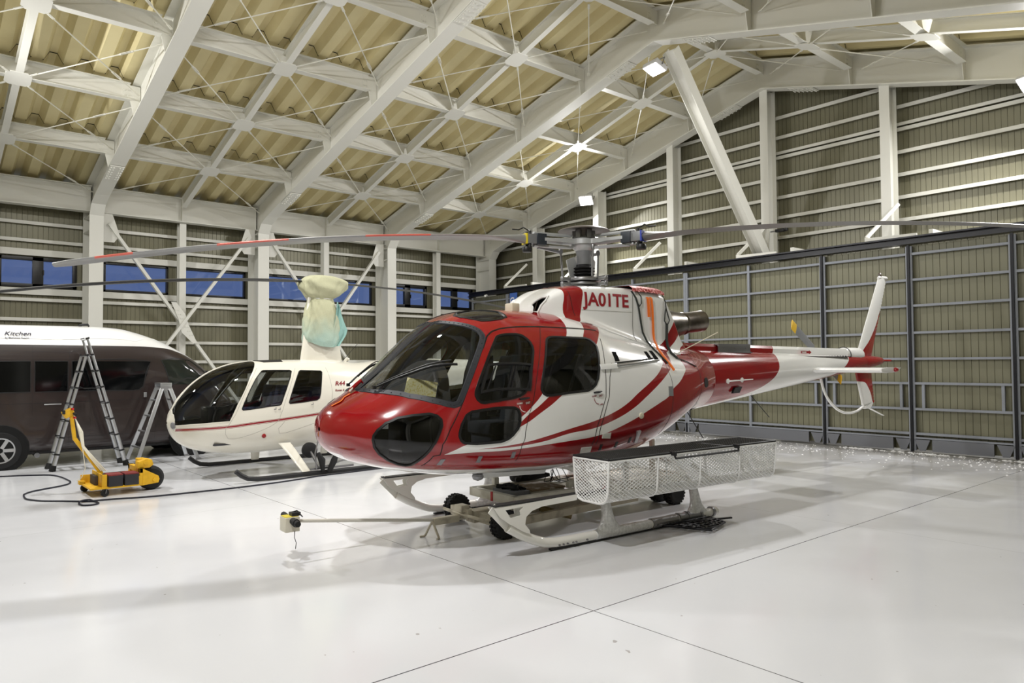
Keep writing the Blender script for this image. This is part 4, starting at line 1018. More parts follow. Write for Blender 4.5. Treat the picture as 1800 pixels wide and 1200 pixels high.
nt.links.new(bands, mx.inputs[0]); nt.links.new(mx.outputs[2], nt.nodes['Principled BSDF'].inputs['Base Color'])
DROOP = [lambda r: .0205*max(r-.3, 0)**2, lambda r: .010*max(r-.3, 0)**2+.0022*max(r-.3, 0)**3, lambda r: .012*max(r-.3, 0)**2]
for k in range(3):
    t = math.radians(DIR[k]); d = Vector((cos(t), sin(t), 0)); pz = Vector((-d.y, d.x, 0)); C0 = Vector((MX, 0, ZS))
    rt = Matrix((d, pz, Vector((0, 0, 1)))).transposed()
    sl = MB()
    for z in (.075, -.075): sl.bar(C0+d*.16+Vector((0, 0, z*.9)), C0+d*.66+Vector((0, 0, z)), .07, .026)
    arm = sl.build('blade_sleeve', MLT, HELI, bevel=.006)
    MB().box(C0+d*.58, (.12, .15, .13), rt).build('sleeve_damper', MDK, arm, bevel=.01)
    MB().box(C0+d*.70, (.14, .12, .11), rt).build('blade_root', MGR, arm, bevel=.008)
    MB().box(C0+d*.765, (.02, .128, .118), rt).build('colour_band', mat('band_%d' % k, lin(*[(220, 200, 40), (44, 60, 150), (170, 40, 40)][k]), .5), arm)
    mb = MB()
    for q in (-.04, .04): mb.cyl(C0+d*.72+pz*q+Vector((0, 0, -.13)), C0+d*.72+pz*q+Vector((0, 0, .09)), .018, n=10)
    mb.lathe(C0+d*.74+Vector((0, 0, -.12)), [(.05, -.03), (.06, 0), (.05, .03)]); mb.tube([C0+d*.70+Vector((0, 0, .09)), C0+d*.78+Vector((0, 0, .13)), C0+d*.84+Vector((0, 0, .10)), C0+d*.92+Vector((0, 0, .10))], .008, 6)
    mb.build('blade_pin', DARK, arm, smooth=True)
    # pitch horn, rod
    h = pz*-.17
    mb = MB().bar(C0+d*.60+Vector((0, 0, -.085)), C0+d*.22+h+Vector((0, 0, -.10)), .035, .03); mb.cyl(C0+d*.22+h+Vector((0, 0, -.09)), C0+d*.20+h*.95+Vector((0, 0, -.42)), .012); mb.lathe(C0+d*.22+h+Vector((0, 0, -.09)), [(.02, -.03), (.026, 0), (.02, .03)])
    mb.build('pitch_link', STEEL, arm, smooth=True)
    # blade: bent strip with an aerofoil section
    rows = []; N = 40; m_ = 8
    for i in range(N+1):
        r = .72+(5.345-.72)*i/N; z = -DROOP[k](r); ch = .11+.20*min(1, max(0, (r-.80)/.55)) if r < 1.4 else .31
        if r > 5.22: ch = .31-.10*((r-5.22)/.125)
        tw = math.radians([2, .5+1.6*(r-1.3), 8][k]); c = C0+d*r+Vector((0, 0, z)); row = []
        cu = pz*cos(tw)+Vector((0, 0, 1))*sin(tw); nu = Vector((0, 0, 1))*cos(tw)-pz*sin(tw)
        th = .075*(1-min(1, max(0, (r-.72)/.5)))+.024
        for j in range(2*m_):
            x = j/m_ if j <= m_ else 2-j/m_; sg = 1 if j <= m_ else -1; xx = .5-.5*cos(PI*x)
            y = 6*(.2969*xx**.5-.126*xx-.3516*xx*xx+.2843*xx**3-.1036*xx**4)
            row.append(c+cu*ch*((.5 if k == 0 else .5)-xx)*(1 if k == 0 else 1)+nu*y*th*sg)
        rows.append(row)
    mb = MB().grid(rows, closev=True); L = len(mb.v); mb.f.append(tuple(range(L-2*m_, L))); mb.f.append(tuple(range(2*m_)))
    mb.build('rotor_blade', mB if k == 0 else BG, HELI, smooth=True, sharp=50)
# ---- skid landing gear
GWH = mat('gear_white', lin(236, 234, 226), .3, 0, .3); GAL = mat('gear_wrapped_tape', lin(214, 214, 212), .28, .1, bump=(30, .3, .01), var=(40, lin(236, 236, 234), .4, .6))
for sd in (1, -1):
    y = -1.05*sd; R_ = .045
    path = [(1.36, .285), (1.50, .205), (1.66, .13), (1.78, .088), (1.92, .068), (2.1, .064), (4.30, .064)]
    sk = MB().tube([(a, y, z) for a, z in path], R_, 16).build('skid', GWH, HELI, smooth=True)
    MB().b2((1.85, y-.02, .004), (4.12, y+.02, .022)).build('skid_shoe', DARK, sk)
    MB().tube([(a, y, .064) for a in (2.42, 3.20)], R_+.004, 16).build('skid_wrap', GAL, sk, smooth=True)
    MB().tube([(a, y, .066) for a in (3.22, 3.62)], R_+.008, 16).build('skid_sleeve', mat('sleeve_dark_metal', lin(150, 148, 148), .3, .8), sk, smooth=True)
    mb = MB().tube([(a, y, .066) for a in (3.64, 4.02)], R_+.006, 16)
    for a in (3.64, 3.78, 3.98, 4.20): mb.tube([(a, y, .066), (a+.035, y, .066)], R_+.014, 16)
    mb.build('skid_clamp', STEEL, sk, smooth=True, sharp=40)
    mb = MB()
    for a in (1.93, 1.98, 2.03, 2.10, 2.14, 2.28, 3.28, 3.36, 3.44, 3.54, 4.05): mb.cyl((a, y-sd*.04, .05), (a, y-sd*.058, .05), .009, n=8)
    mb.build('bolt', STEEL, sk)
    # toe bracket and long step
    PT = [(1.18, .480), (2.15, .500), (2.15, .445), (1.72, .435), (1.60, .41), (1.535, .365), (1.52, .30), (1.57, .24), (1.58, .205), (1.50, .235), (1.345, .325), (1.245, .395)]
    WN = [(1.30, .452), (1.50, .46), (1.465, .43), (1.475, .385), (1.36, .375)]
    mb = MB()
    for q in (-.052, .040):
        yy = y+sd*q
        ring, hole = PT, WN
        # plate with a window: strips between outer ring and inner ring
        O = [Vector((a, yy, z)) for a, z in PT]; I = [Vector((a, yy, z)) for a, z in WN]; th = Vector((0, .012, 0))
        quads = [[O[0], O[1]*0+Vector((1.62, yy, .488)), I[1], I[0]], [Vector((1.62, yy, .488)), O[4], O[5], I[2], I[1]], [I[2], O[5], O[6], I[3]], [I[3], O[6], O[7], O[8], O[9], O[10], I[4]], [I[4], O[10], O[11], I[0]], [I[0], O[11], O[0]], [Vector((1.62, yy, .488)), O[1], O[2], O[3], O[4]]]
        for f in quads: mb.prism(f, th)
    mb.bar((1.185, y, .475), (1.40, y, .265), .10, .012, (0, 1, 0)); mb.b2((1.20, y-.045, .478), (2.15, y+.045, .487)).build('toe_bracket', GWH, sk)
    MB().b2((1.19, y-.05, .488), (2.55, y+.05, .500)).b2((2.10, y-.04, .45), (2.55, y+.04, .488)).build('step_tread', DARK, sk)
    if sd == 1:
        mb = MB()
        PC = [Vector((3.36, -1.09, .035)), Vector((4.08, -1.12, .035)), Vector((4.00, -1.40, .035)), Vector((3.58, -1.55, .035))]
        bl = lambda u, v: PC[0].lerp(PC[1], u).lerp(PC[3].lerp(PC[2], u), v)
        mb.tube(PC, .012, 6, closed=True)
        for k in range(1, 6): mb.bar(bl(k/6, 0), bl(k/6, 1), .022, .014)
        for k in range(1, 5): mb.bar(bl(0, k/5), bl(1, k/5), .022, .014)
        mb.bar((3.55, -1.08, .035), (4.25, -1.30, .035), .03, .016); mb.build('snow_pad', BLACKM, sk)
for a in (2.60, 3.95):
    path = [(1.05, .08), (1.04, .20), (1.00, .36), (.90, .50), (.72, .60), (.45, .65)]
    pts = [Vector((a, -b, z)) for b, z in path]+[Vector((a, b, z)) for b, z in path[::-1]]
    ct = MB().tube(pts, .032, 10).build('cross_tube', GWH, HELI, smooth=True)
    for sd in (1, -1):
        rows = []
        for b, z, c in [(1.05, .085, .20), (1.049, .12, .125), (1.045, .17, .085), (1.04, .23, .062), (1.02, .31, .052), (1.0, .39, .048)]:
            rows.append([Vector((a+.01+c*cos(2*PI*k/16)*1.15, -sd*(b)+.045*sin(2*PI*k/16), z)) for k in range(16)])
        MB().grid(rows, closev=True).build('strut_fairing', GAL if True else GWH, ct, smooth=True)
# ---- cargo basket on the port side
BWH = mat('basket_white', lin(240, 240, 238), .4); BBK = mat('basket_black', lin(18, 18, 20), .5)
A0, A1 = 2.16, 4.76
UPR = [(1.045, .845), (1.07, .56), (1.085, .50), (1.115, .465), (1.17, .450), (1.40, .450), (1.455, .465), (1.49, .50), (1.507, .56), (1.525, .845)]
bk = empty('cargo_basket', (0, 0, 0)); bk.parent = HELI
def up_at(s):
    """point on the U profile at arc length s"""
    for (b0, z0), (b1, z1) in zip(UPR[:-1], UPR[1:]):
        L = math.hypot(b1-b0, z1-z0)
        if s <= L: return b0+(b1-b0)*s/L, z0+(z1-z0)*s/L
        s -= L
    return UPR[-1]
UL = sum(math.hypot(q[0]-p[0], q[1]-p[1]) for p, q in zip(UPR[:-1], UPR[1:]))
mb = MB()
for a in (A0, A0+.66, A0+1.30, A0+1.95, A1):
    mb.tube([(a, -b, z) for b, z in UPR], .011, 8)
for b, z in (UPR[0], UPR[-1]): mb.tube([(A0, -b, z), (A1, -b, z)], .012, 8)
for a in (A0, A1): mb.tube([(a, -UPR[0][0], .845), (a, -UPR[-1][0], .845)], .012, 8)
mb.build('basket_frame', BWH, bk, smooth=True)
def strand(mb, pts, w=.0032): mb.tube(pts, w, 4, caps=False)
def lattice(mb, u0, u1, v0, v1, du, dv, P, step=.03, w=.0032):
    """two families of slanting strands over the u,v rectangle"""
    k = dv/du
    for sgn in (1, -1):
        c = v0-(u1-u0)*k; 
        n0 = int(((v1-v0)+(u1-u0)*k)/dv)+1
        for i in range(n0+1):
            pts = []
            # v = s + sgn*k*(u-u0)
            s = (v0-(u1-u0)*k+i*dv) if sgn == 1 else (v0+i*dv)
            n = int((u1-u0)/step)
            # clip parametric range analytically
            lo, hi = u0, u1
            if sgn == 1: lo, hi = max(lo, u0+(v0-s)/k), min(hi, u0+(v1-s)/k)
            else: lo, hi = max(lo, u0+(s-v1)/k), min(hi, u0+(s-v0)/k)
            if hi-lo < .005: continue
            m_ = max(1, int((hi-lo)/step))
            for q in range(m_+1):
                u = lo+(hi-lo)*q/m_; pts.append(P(u, s+sgn*k*(u-u0)))
            strand(mb, pts, w)
mb = MB()
def PU(a, s):
    b, z = up_at(max(0, min(UL-1e-6, s))); return Vector((a, -b, z))
lattice(mb, A0, A1, 0, UL, .060, .034, PU, .03, .0040)
mb.build('mesh_panel', BWH, bk)
for a in (A0, A1):
    mb = MB()
    for sgn in (1, -1):
        for i in range(-20, 40):
            run = []
            for q in range(61):
                u = 1.04+.49*q/60; v = .45+i*.030+sgn*.625*(u-1.04)
                if inside(UPR, u, v): run.append(Vector((a, -u, v)))
            if len(run) > 1: strand(mb, [run[0], run[-1]], .0040)
    mb.build('mesh_panel', BWH, bk)
lid = MB()
for b in (UPR[0][0], UPR[-1][0]): lid.tube([(A0, -b, .862), (A1, -b, .862)], .012, 6)
for a in (A0, A0+.86, A0+1.73, A1): lid.tube([(a, -UPR[0][0], .862), (a, -UPR[-1][0], .862)], .012, 6)
lattice(lid, A0, A1, UPR[0][0], UPR[-1][0], .032, .022, lambda u, v: Vector((u, -v, .864)), 9, .0044)
ld_ = lid.build('basket_lid', BBK, bk)
MB().tube([(3.02, -1.50, .868), (3.0, -1.56, .87), (3.02, -1.575, .815), (4.02, -1.575, .815), (4.02, -1.56, .87), (4.0, -1.50, .868)], .011, 8).box((3.01, -1.55, .86), (.03, .07, .04)).box((4.01, -1.55, .86), (.03, .07, .04)).build('lid_handle', BBK, ld_)
mb = MB()
for a in (2.60, 3.95): mb.bar((a, -1.0, .62), (a, -1.30, .45), .03, .03).bar((a, -.80, .68), (a, -1.06, .80), .03, .03)
mb.build('basket_mount', GWH, bk)

# ================================================================== cream white smaller helicopter
def base(o, loc, rz=0):
    """put the Empty at the thing's base; the parts keep their world places"""
    o.location = loc; o.rotation_euler = (0, 0, rz)
    inv = (Matrix.Translation(loc) @ Matrix.Rotation(rz, 4, 'Z')).inverted()
    for ch in o.children: ch.matrix_parent_inverse = inv
    return o
R4 = empty('small_helicopter', (-11.95, 3.25, 0), PI/2, 'small cream white helicopter with red side stripe and cloth over its rotor head', 'helicopter')
CREAM = lin(226, 222, 208)
RST = [(0,.02,.86,.88,.90,2,2),(.03,.13,.76,.88,.99,2,2),(.08,.24,.655,.88,1.12,2,2),(.2,.38,.535,.88,1.30,2,2.1),(.42,.51,.43,.88,1.52,2,2.3),(.7,.59,.37,.89,1.69,2.1,2.5),(1.0,.63,.34,.90,1.785,2.3,2.7),(1.3,.645,.335,.92,1.825,2.6,2.8),(2.2,.645,.38,.95,1.84,2.8,2.8),(2.7,.62,.46,1.0,1.83,2.6,2.6),(3.2,.52,.64,1.15,1.79,2.3,2.3),(3.7,.42,.95,1.40,1.83,2.1,2.1),(4.3,.34,1.15,1.52,1.87,2,2),(5,.27,1.28,1.58,1.86,2,2),(8.2,.10,1.52,1.62,1.72,2,2)]
RH = Hull(RST)
rws = [(1.285,.02,1.822),(1.271,.197,1.806),(1.194,.389,1.697),(1.101,.489,1.562),(1.0,.553,1.372),(.871,.592,1.148),(.749,.596,.889),(.504,.53,.877),(.222,.395,.859),(.065,.207,.841),(.048,.10,.93),(.06,.03,1.06)]
rw_ = [(a, min(.985, RH.t_of(a, z) if b > .2 else RH.t_of_b(a, b, z))) for a, b, z in dens(rws, 5)]
rdw = at_poly(RH, [(1.29,1.655),(1.32,1.667),(1.75,1.664),(1.775,1.65),(1.732,1.551),(1.637,1.355),(1.545,1.13),(1.52,1.11),(1.222,1.081),(.94,1.055),(.925,1.075),(.962,1.164),(1.07,1.37),(1.179,1.541)])
rrw = at_poly(RH, [(1.93,1.66),(2.28,1.648),(2.303,1.63),(2.257,1.46),(2.225,1.277),(2.2,1.196),(2.156,1.168),(1.877,1.138),(1.69,1.127),(1.675,1.145),(1.711,1.254),(1.823,1.51),(1.90,1.64)])
RHOLES = {'bubble_window': rw_, 'door_window': rdw, 'rear_window': rrw}
RH.shell(frange(0, .3, 20)[:-1]+frange(.3, 2.4, 84)[:-1]+frange(2.4, 8.2, 70), frange(0, .35, 20)[:-1]+frange(.35, .94, 60)[:-1]+frange(.94, 1, 8), RHOLES)
def r44_red(g, x, y, z):
    up = g.curve(x, [(0,.785),(.076,.797),(.297,.809),(.725,.827),(1.087,.862),(1.561,.901),(2.174,.957),(4.5,1.2)])
    d = g.m('SUBTRACT', up, z)
    return g.AND(g.OR(g.AND(g.gt(d, .008), g.lt(d, .034)), g.AND(g.gt(d, -.002), g.lt(d, .004)), g.AND(g.gt(d, .040), g.lt(d, .046))), g.gt(x, .07))
weld(RH.mesh(None)).build('fuselage', paint2('small_heli_paint', CREAM, lin(140, 20, 34), r44_red, .25, .5), R4, smooth=True, sharp=60)
weld(RH.mesh(None, off=-.02, amax=2.5, amin=.25)).build('cabin_lining', LIN, R4, smooth=True)
G4 = glass('bubble_glass', (.62, .64, .64, 1), 1.0)
for nm in RHOLES:
    for sd in (1, -1):
        o = RH.mesh(nm, (sd,), off=-.003).build(nm, G4, R4, smooth=True)
        RH.rim(RHOLES[nm], sd, .008, .004).build('window_seal', SEAL if nm != 'bubble_window' else mat('small_heli_trim', CREAM, .3), o, smooth=True)
def rseam(P):
    for sd in (1, -1): RH.rim(at_poly(RH, P), sd, .0025, .0015, False, None, 5).build('door_seam', mat('faint_seam', lin(150, 146, 136), .6), R4)
rseam([(1.234,1.706),(1.171,1.619),(.971,1.296),(.83,.998),(.689,.797),(.687,.702),(.738,.622),(.828,.617),(1.361,.779),(1.481,.85),(1.563,1.022),(1.699,1.373),(1.86,1.70)])
rseam([(1.60,.85),(1.50,.74),(1.52,.66),(1.62,.66),(2.2,.82),(2.42,1.0),(2.44,1.3),(2.40,1.70)])
for a, z in ((1.45, 1.05), (2.08, 1.10), (1.52, 1.04)): MB().tube([RH.on(a, z+.03, 1, .012), RH.on(a, z, 1, .016), RH.on(a-.03, z, 1, .012)], .006, 6).build('door_handle', STEEL, R4)
MB().lathe(RH.pt(.045, .42, 1), [(.05, -.01), (.055, .004), (.045, .012), (.0, .010)], RH.nrm(.06, .42), 20).build('landing_lamp', STEEL, R4, smooth=True)
mb = MB().lathe(RH.on(1.27, .637, 1), [(.035, 0), (.03, .02), (.0, .03)], RH.nrm(1.27, RH.t_of(1.27, .637)), 14); mb.build('position_lamp', mat('red_lamp_glass', lin(150, 20, 24), .2), R4, smooth=True)
MB().prism([RH.pt(1.28, .97, 1, .004), RH.pt(1.75, .97, 1, .004), RH.pt(1.72, .90, 1, .004), RH.pt(1.40, .90, 1, .004)], (0, 0, .004)).build('roof_window', DARK, R4)
MB().b2((.55, -.5, .52), (2.3, .5, .55)).build('cabin_floor', INT, R4)
NAVY = mat('navy_seat', lin(44, 50, 76), .8)
for y in (-.27, .27):
    s = MB().box((1.45, y, .80), (.46, .46, .5)).build('seat', NAVY, R4, bevel=.03); MB().box((1.70, y, 1.16), (.12, .44, .52), Matrix.Rotation(math.radians(12), 3, 'Y')).build('backrest', NAVY, s, bevel=.03)
for y in (-.27, .27):
    s = MB().box((2.15, y, .80), (.4, .46, .4)).build('seat', NAVY, R4, bevel=.03); MB().box((2.36, y, 1.12), (.1, .44, .5), Matrix.Rotation(math.radians(10), 3, 'Y')).build('backrest', NAVY, s, bevel=.03)
MB().box((.62, 0, .92), (.14, .36, .36)).box((.62, 0, .66), (.1, .16, .3)).build('instrument_panel', DARK, R4, bevel=.02)
MB().tube([(1.05, 0, .56), (.98, 0, .95), (.95, 0, 1.12)], .014, 6).tube([(.95, -.3, 1.13), (.95, .3, 1.13)], .012, 6).build('cyclic_stick', DARK, R4)
MB().tube([(.62, 0, 1.05), (.95, 0, 1.45), (1.22, 0, 1.70)], .016, 6).build('centre_strut', DARK, R4)
# rotor pylon and blades
rows = []
for z, a0, a1, w in ((1.76, 2.13, 2.96, .13), (1.84, 2.15, 2.93, .12), (2.2, 2.20, 2.87, .11), (3.0, 2.30, 2.74, .09), (3.1, 2.34, 2.7, .07)):
    c, h = (a0+a1)/2, (a1-a0)/2; rows.append([Vector((c+h*cos(2*PI*k/32), w*sin(2*PI*k/32)*(1.1 if cos(2*PI*k/32) < 0 else .9), z)) for k in range(32)])
MB().grid(rows, closev=True).build('mast_pylon', mat('small_heli_trim', CREAM), R4, smooth=True)
MB().tube([(2.98, -.02, 1.80), (3.02, -.02, 1.86), (3.06, -.02, 1.84)], .03, 8).build('roof_lamp', mat('small_heli_trim', CREAM), R4, smooth=True)
MB().tube([(2.9, -.1, 1.82), (3.16, -.16, 2.12)], .004, 5).build('whip_antenna', DARK, R4)
MB().cyl((2.54, 0, 3.05), (2.54, 0, 3.25), .05).build('rotor_hub', DARK, R4)
BB = mat('dark_blade', lin(62, 62, 60), .4, .2)
for s in (1, -1):
    rows = []
    dv = Vector((cos(math.radians(-5)), sin(math.radians(-5)), 0))*s; cv = Vector((-dv.y, dv.x, 0))
    for i in range(25):
        r = .12+4.9*i/24; ch = .06+.07*min(1, max(0, (r-.3)/.6)); c = Vector((2.56, 0, 3.20-.0185*r*r))+dv*r; tw = math.radians(4)
        cu = cv*cos(tw)+Vector((0, 0, sin(tw)))
        rows.append([c+cu*ch, c+cu*ch*.6+Vector((0, 0, .018)), c-cu*ch*.3+Vector((0, 0, .012)), c-cu*ch, c-cu*ch*.3-Vector((0, 0, .012)), c+cu*ch*.6-Vector((0, 0, .016))])
    MB().grid(rows, closev=True).build('rotor_blade', BB, R4, smooth=True)
# registration and type lettering
def rtext(body, size, a, z, m, bold=0, shear=0, sx=1):
    p, q, u = RH.on(a, z, 1, .006), RH.on(a+.3, z, 1, .006), RH.on(a, z+size, 1, .006)
    return text_mesh('lettering', body, size, m, mtx3(p, q-p, u-p), R4, .0008, bold, shear, sx)
rtext('R44', .10, 2.50, 1.40, mat('maroon_lettering', lin(130, 20, 30)), .003, .25, 1.2); rtext('Raven II', .055, 2.49, 1.30, mat('maroon_lettering', lin(130, 20, 30)), .0005, .25)
rtext('52', .37, 4.42, 1.585, DARK, .006)
mb = MB(); foil((7.4, 0, 1.55), (8.0, 0, 1.55), (7.9, 0, 2.2), (8.3, 0, 2.2), .03, (0, 1, 0), 6, 8, mb); foil((7.5, 0, 1.55), (8.0, 0, 1.55), (7.8, 0, 1.0), (8.1, 0, 1.0), .03, (0, 1, 0), 6, 8, mb); mb.build('tail_fin', mat('small_heli_trim', CREAM), R4, smooth=True)
# skids: black shoes, white faired legs
for sd in (1, -1):
    y = -1.09*sd
    sk = MB().tube([(.66, y, .19), (.74, y, .12), (.84, y, .065), (.98, y, .045), (1.15, y, .042), (3.9, y, .042)], .036, 12).build('skid', mat('skid_black', lin(26, 26, 28), .5), R4, smooth=True)
    for a, tilt in ((1.62, .40), (2.95, .0)):
        rows = []
        for k in range(7):
            f = k/6; yb = -(.58+.49*f**.9)*sd; z = .50-.44*f; c = .10-.03*f; rows.append([Vector((a+.16*f+c*cos(2*PI*q/14), yb+.03*sin(2*PI*q/14), z)) for q in range(14)])
        MB().grid(rows, closev=True).build('skid_leg', mat('small_heli_trim', CREAM), R4, smooth=True)
    if sd == 1:
        w = MB().lathe((2.0, y+.40, .36), [(.02, -.05), (.09, -.05), (.125, -.03), (.125, .03), (.09, .05), (.02, .05)], (0, 1, 0), 24)
        w.build('handling_wheel', RUBBER, R4, smooth=True, sharp=50)
        MB().bar((1.85, y+.04, .10), (2.6, y+.04, .10), .04, .03).bar((2.0, y+.05, .12), (2.0, y+.40, .36), .03, .03).tube([(1.93, y, .09), (1.90, y-.02, .36), (1.98, y+.03, .56), (2.10, y+.2, .66)], .012, 6).tube([(2.0, y-.04, .12), (2.45, y-.02, .22), (2.7, y, .26)], .014, 6).build('wheel_bracket', STEEL, R4)
        MB().tube([(2.02, y-.05, .06), (1.99, y-.07, .24), (1.93, y-.06, .36)], [.03, .06, .03], 8).build('bracket_grip', RUBBER, R4, smooth=True); MB().tube([(2.12, y-.05, .04), (2.20, y-.07, .22), (2.25, y-.06, .33)], [.04, .055, .03], 8).build('bracket_grip', RUBBER, R4, smooth=True)
# cloth over the small helicopter's rotor head
CL = mat('quilted_cloth', lin(206, 200, 160), .9, bump=(60, .5, .01)); g = NG(CL); nt = CL.node_tree
tc = nt.nodes.new('ShaderNodeTexCoord'); sp = nt.nodes.new('ShaderNodeSeparateXYZ'); nt.links.new(tc.outputs['Object'], sp.inputs[0])
nz = g.n('ShaderNodeTexNoise'); nz.inputs['Scale'].default_value = 5; nt.links.new(tc.outputs['Object'], nz.inputs['Vector'])
kk = g.m('ADD', sp.outputs[2], g.m('MULTIPLY', g.m('SUBTRACT', nz.outputs['Fac'], .5), .35))
mr = g.n('ShaderNodeMapRange'); mr.inputs[1].default_value = 2.12; mr.inputs[2].default_value = 2.62; mr.inputs[3].default_value = 1; mr.inputs[4].default_value = 0; nt.links.new(kk, mr.inputs[0])
mx = nt.nodes.new('ShaderNodeMix'); mx.data_type = 'RGBA'; mx.inputs[6].default_value = lin(184, 184, 152); mx.inputs[7].default_value = lin(162, 188, 176)
nt.links.new(mr.outputs[0], mx.inputs[0]); nt.links.new(mx.outputs[2], nt.nodes['Principled BSDF'].inputs['Base Color'])
cv = empty('rotor_head_cover', (0, 0, 0), 0, 'pale yellow and mint quilted cloth tied over the rotor mast of the small cream helicopter', 'cover')
prof_ = [(2.10, 5.50, 6.06, .20), (2.2, 5.46, 6.10, .22), (2.45, 5.47, 6.09, .22), (2.65, 5.50, 6.06, .21), (2.80, 5.54, 6.02, .18), (2.88, 5.56, 6.00, .15), (2.915, 5.57, 5.99, .145), (2.95, 5.50, 6.07, .18), (3.03, 5.44, 6.18, .22), (3.12, 5.40, 6.24, .24), (3.20, 5.40, 6.25, .24), (3.26, 5.46, 6.18, .22), (3.305, 5.56, 6.02, .17), (3.325, 5.66, 5.90, .10), (3.33, 5.76, 5.80, .02)]
rows = []
zz = [p[0] for p in prof_]
for i in range(61):
    z = 2.10+(3.33-2.10)*i/60; y0, y1, w = (interp(zz, [p[k] for p in prof_], z) for k in (1, 2, 3)); row = []
    for q in range(72):
        t = 2*PI*q/72; e_ = .7
        c, s = cos(t), sin(t); px_ = abs(c)**e_*(1 if c > 0 else -1); py_ = abs(s)**e_*(1 if s > 0 else -1)
        wr = 1+.05*sin(7*t+3*z)*max(0, 1-abs(z-2.9)/.3)+.025*sin(5*t+9*z)+.02*sin(11*t-14*z)+.014*sin(17*t+31*z)+.012*sin(23*t-19*z)+.01*sin(9*t)*sin(40*z)+(.05*sin(4*t+25*z) if z > 2.95 else 0)
        sag = -.045*sin(2*t+1)*max(0, (2.35-z)/.25) if z < 2.35 else 0
        row.append(Vector((-11.95+w*px_*wr*1.0, (y0+y1)/2+(y1-y0)/2*py_*wr, z+sag)))
    rows.append(row)
MB().grid(rows, closev=True).build('cloth_body', CL, cv, smooth=True, sharp=80)
MINT = mat('mint_cloth', lin(140, 180, 172), .9, bump=(60, .5, .01))
rows = []
for i in range(9):
    f = i/8; a, b = Vector((-11.72, 5.98, 2.86-.1*f)), Vector((-11.74, 6.02, 2.10))
    p0 = Vector((-11.76, 6.0, 2.86)).lerp(Vector((-11.76, 5.86, 2.07)), f); p1 = Vector((-11.80, 6.05, 2.80)).lerp(Vector((-11.86, 6.27, 2.34)), min(1, f*1.5)) if f < .67 else Vector((-11.86, 6.27, 2.34)).lerp(Vector((-11.80, 6.05, 2.08)), (f-.67)/.33)
    rows.append([p0.lerp(p1, k/5)+Vector((.03*sin(k*1.9+f*4), 0, 0)) for k in range(6)])
mb = MB().grid(rows); mb.grid([[p+Vector((-.012, 0, 0)) for p in r] for r in rows]); mb.build('cloth_flap', MINT, cv, smooth=True)
MB().tube([(-11.95+.152*cos(t), 5.78+.22*sin(t), 2.905) for t in frange(0, 2*PI, 24)[:-1]], .008, 6, closed=True).build('tie_cord', mat('white_cord', lin(230, 230, 225)), cv)
base(cv, (-11.95, 5.78, 2.1))

# ================================================================== the brown van
VY0, VX = 5.45, -15.94
VAN = empty('van', (VX, VY0, 0), -PI/2, 'dark brown high-roof van with a white roof parked below the windows', 'van')
VST = [(0,.55,.35,.75,1.02,3,5),(.05,.75,.30,.8,1.10,3.2,6),(.2,.86,.27,.85,1.27,3.5,7),(.56,.92,.25,.9,1.70,4,8),(.82,.935,.25,.95,1.92,4.2,8),(1.15,.94,.25,1.0,2.12,4.4,8),(1.48,.94,.25,1.05,2.28,4.5,8),(1.82,.94,.25,1.05,2.40,4.5,8),(2.14,.94,.25,1.05,2.475,4.5,8),(2.6,.94,.25,1.05,2.50,4.5,8),(5.2,.94,.25,1.05,2.49,4.5,8),(5.34,.92,.28,1.05,2.42,4.5,8),(5.40,.80,.35,1.05,2.2,4.5,8)]
VH = Hull(VST, 1)
VH.shell(frange(0, .2, 8)[:-1]+frange(.2, 5.4, 90), frange(0, 1, 60), {'arch1': [(.52, -1), (.52, .21), (.58, .245), (.70, .27), (.90, .28), (1.10, .27), (1.22, .245), (1.28, .21), (1.28, -1)], 'arch2': [(3.62, -1), (3.62, .21), (3.68, .245), (3.80, .27), (4.0, .28), (4.20, .27), (4.32, .245), (4.38, .21), (4.38, -1)]}) if False else VH.shell(frange(0, .2, 8)[:-1]+frange(.2, 5.4, 90), frange(0, 1, 60), {})
vp = paint2('van_paint', lin(44, 34, 32), lin(226, 226, 223), lambda g, x, y, z: g.gt(z, g.curve(x, [(.3,1.45),(.56,1.68),(.82,1.87),(1.15,2.03),(1.35,2.085),(1.8,2.12),(2.9,2.13),(5.4,2.135)])), .3, .4)
weld(VH.mesh(None)).build('body', vp, VAN, smooth=True, sharp=60)
VG = mat('dark_van_glass', lin(10, 11, 12), .08, spec=.3)
VSE = mat('van_seam', lin(26, 20, 20), .5)
def vpan(name, P, m, off=.004, th=.006, sides=(1,)):
    for sd in sides:
        Q = []
        for i in range(len(P)):
            p, q = P[i], P[(i+1) % len(P)]
            for k in range(4): Q.append((p[0]+(q[0]-p[0])*k/4, p[1]+(q[1]-p[1])*k/4))
        mb = MB(); t = [VH.on(a, z, sd, off) for a, z in Q]; c = sum(t, Vector())/len(t); ca, cz = sum(p[0] for p in Q)/len(Q), sum(p[1] for p in Q)/len(Q); c = VH.on(ca, cz, sd, off)
        n = len(t); mid = [VH.on(ca+(a-ca)*.5, cz+(z-cz)*.5, sd, off) for a, z in Q]
        mb.add(t+mid+[c], [(i, (i+1) % n, n+(i+1) % n, n+i) for i in range(n)]+[(n+i, n+(i+1) % n, 2*n) for i in range(n)])
        o = mb.build(name, m, VAN, smooth=True)
        VH.rim(at_poly(VH, P), sd, .010, .008).build('window_seal', DARK, o)
vpan('side_window', [(1.66,1.835),(2.96,1.845),(2.96,1.31),(1.97,1.295),(1.86,1.31),(1.79,1.37)], VG); vpan('side_window', [(3.02,1.845),(3.52,1.848),(3.52,1.312),(3.02,1.31)], VG); vpan('side_window', [(3.58,1.848),(4.95,1.84),(5.0,1.80),(5.0,1.36),(4.95,1.31),(3.58,1.312)], VG)
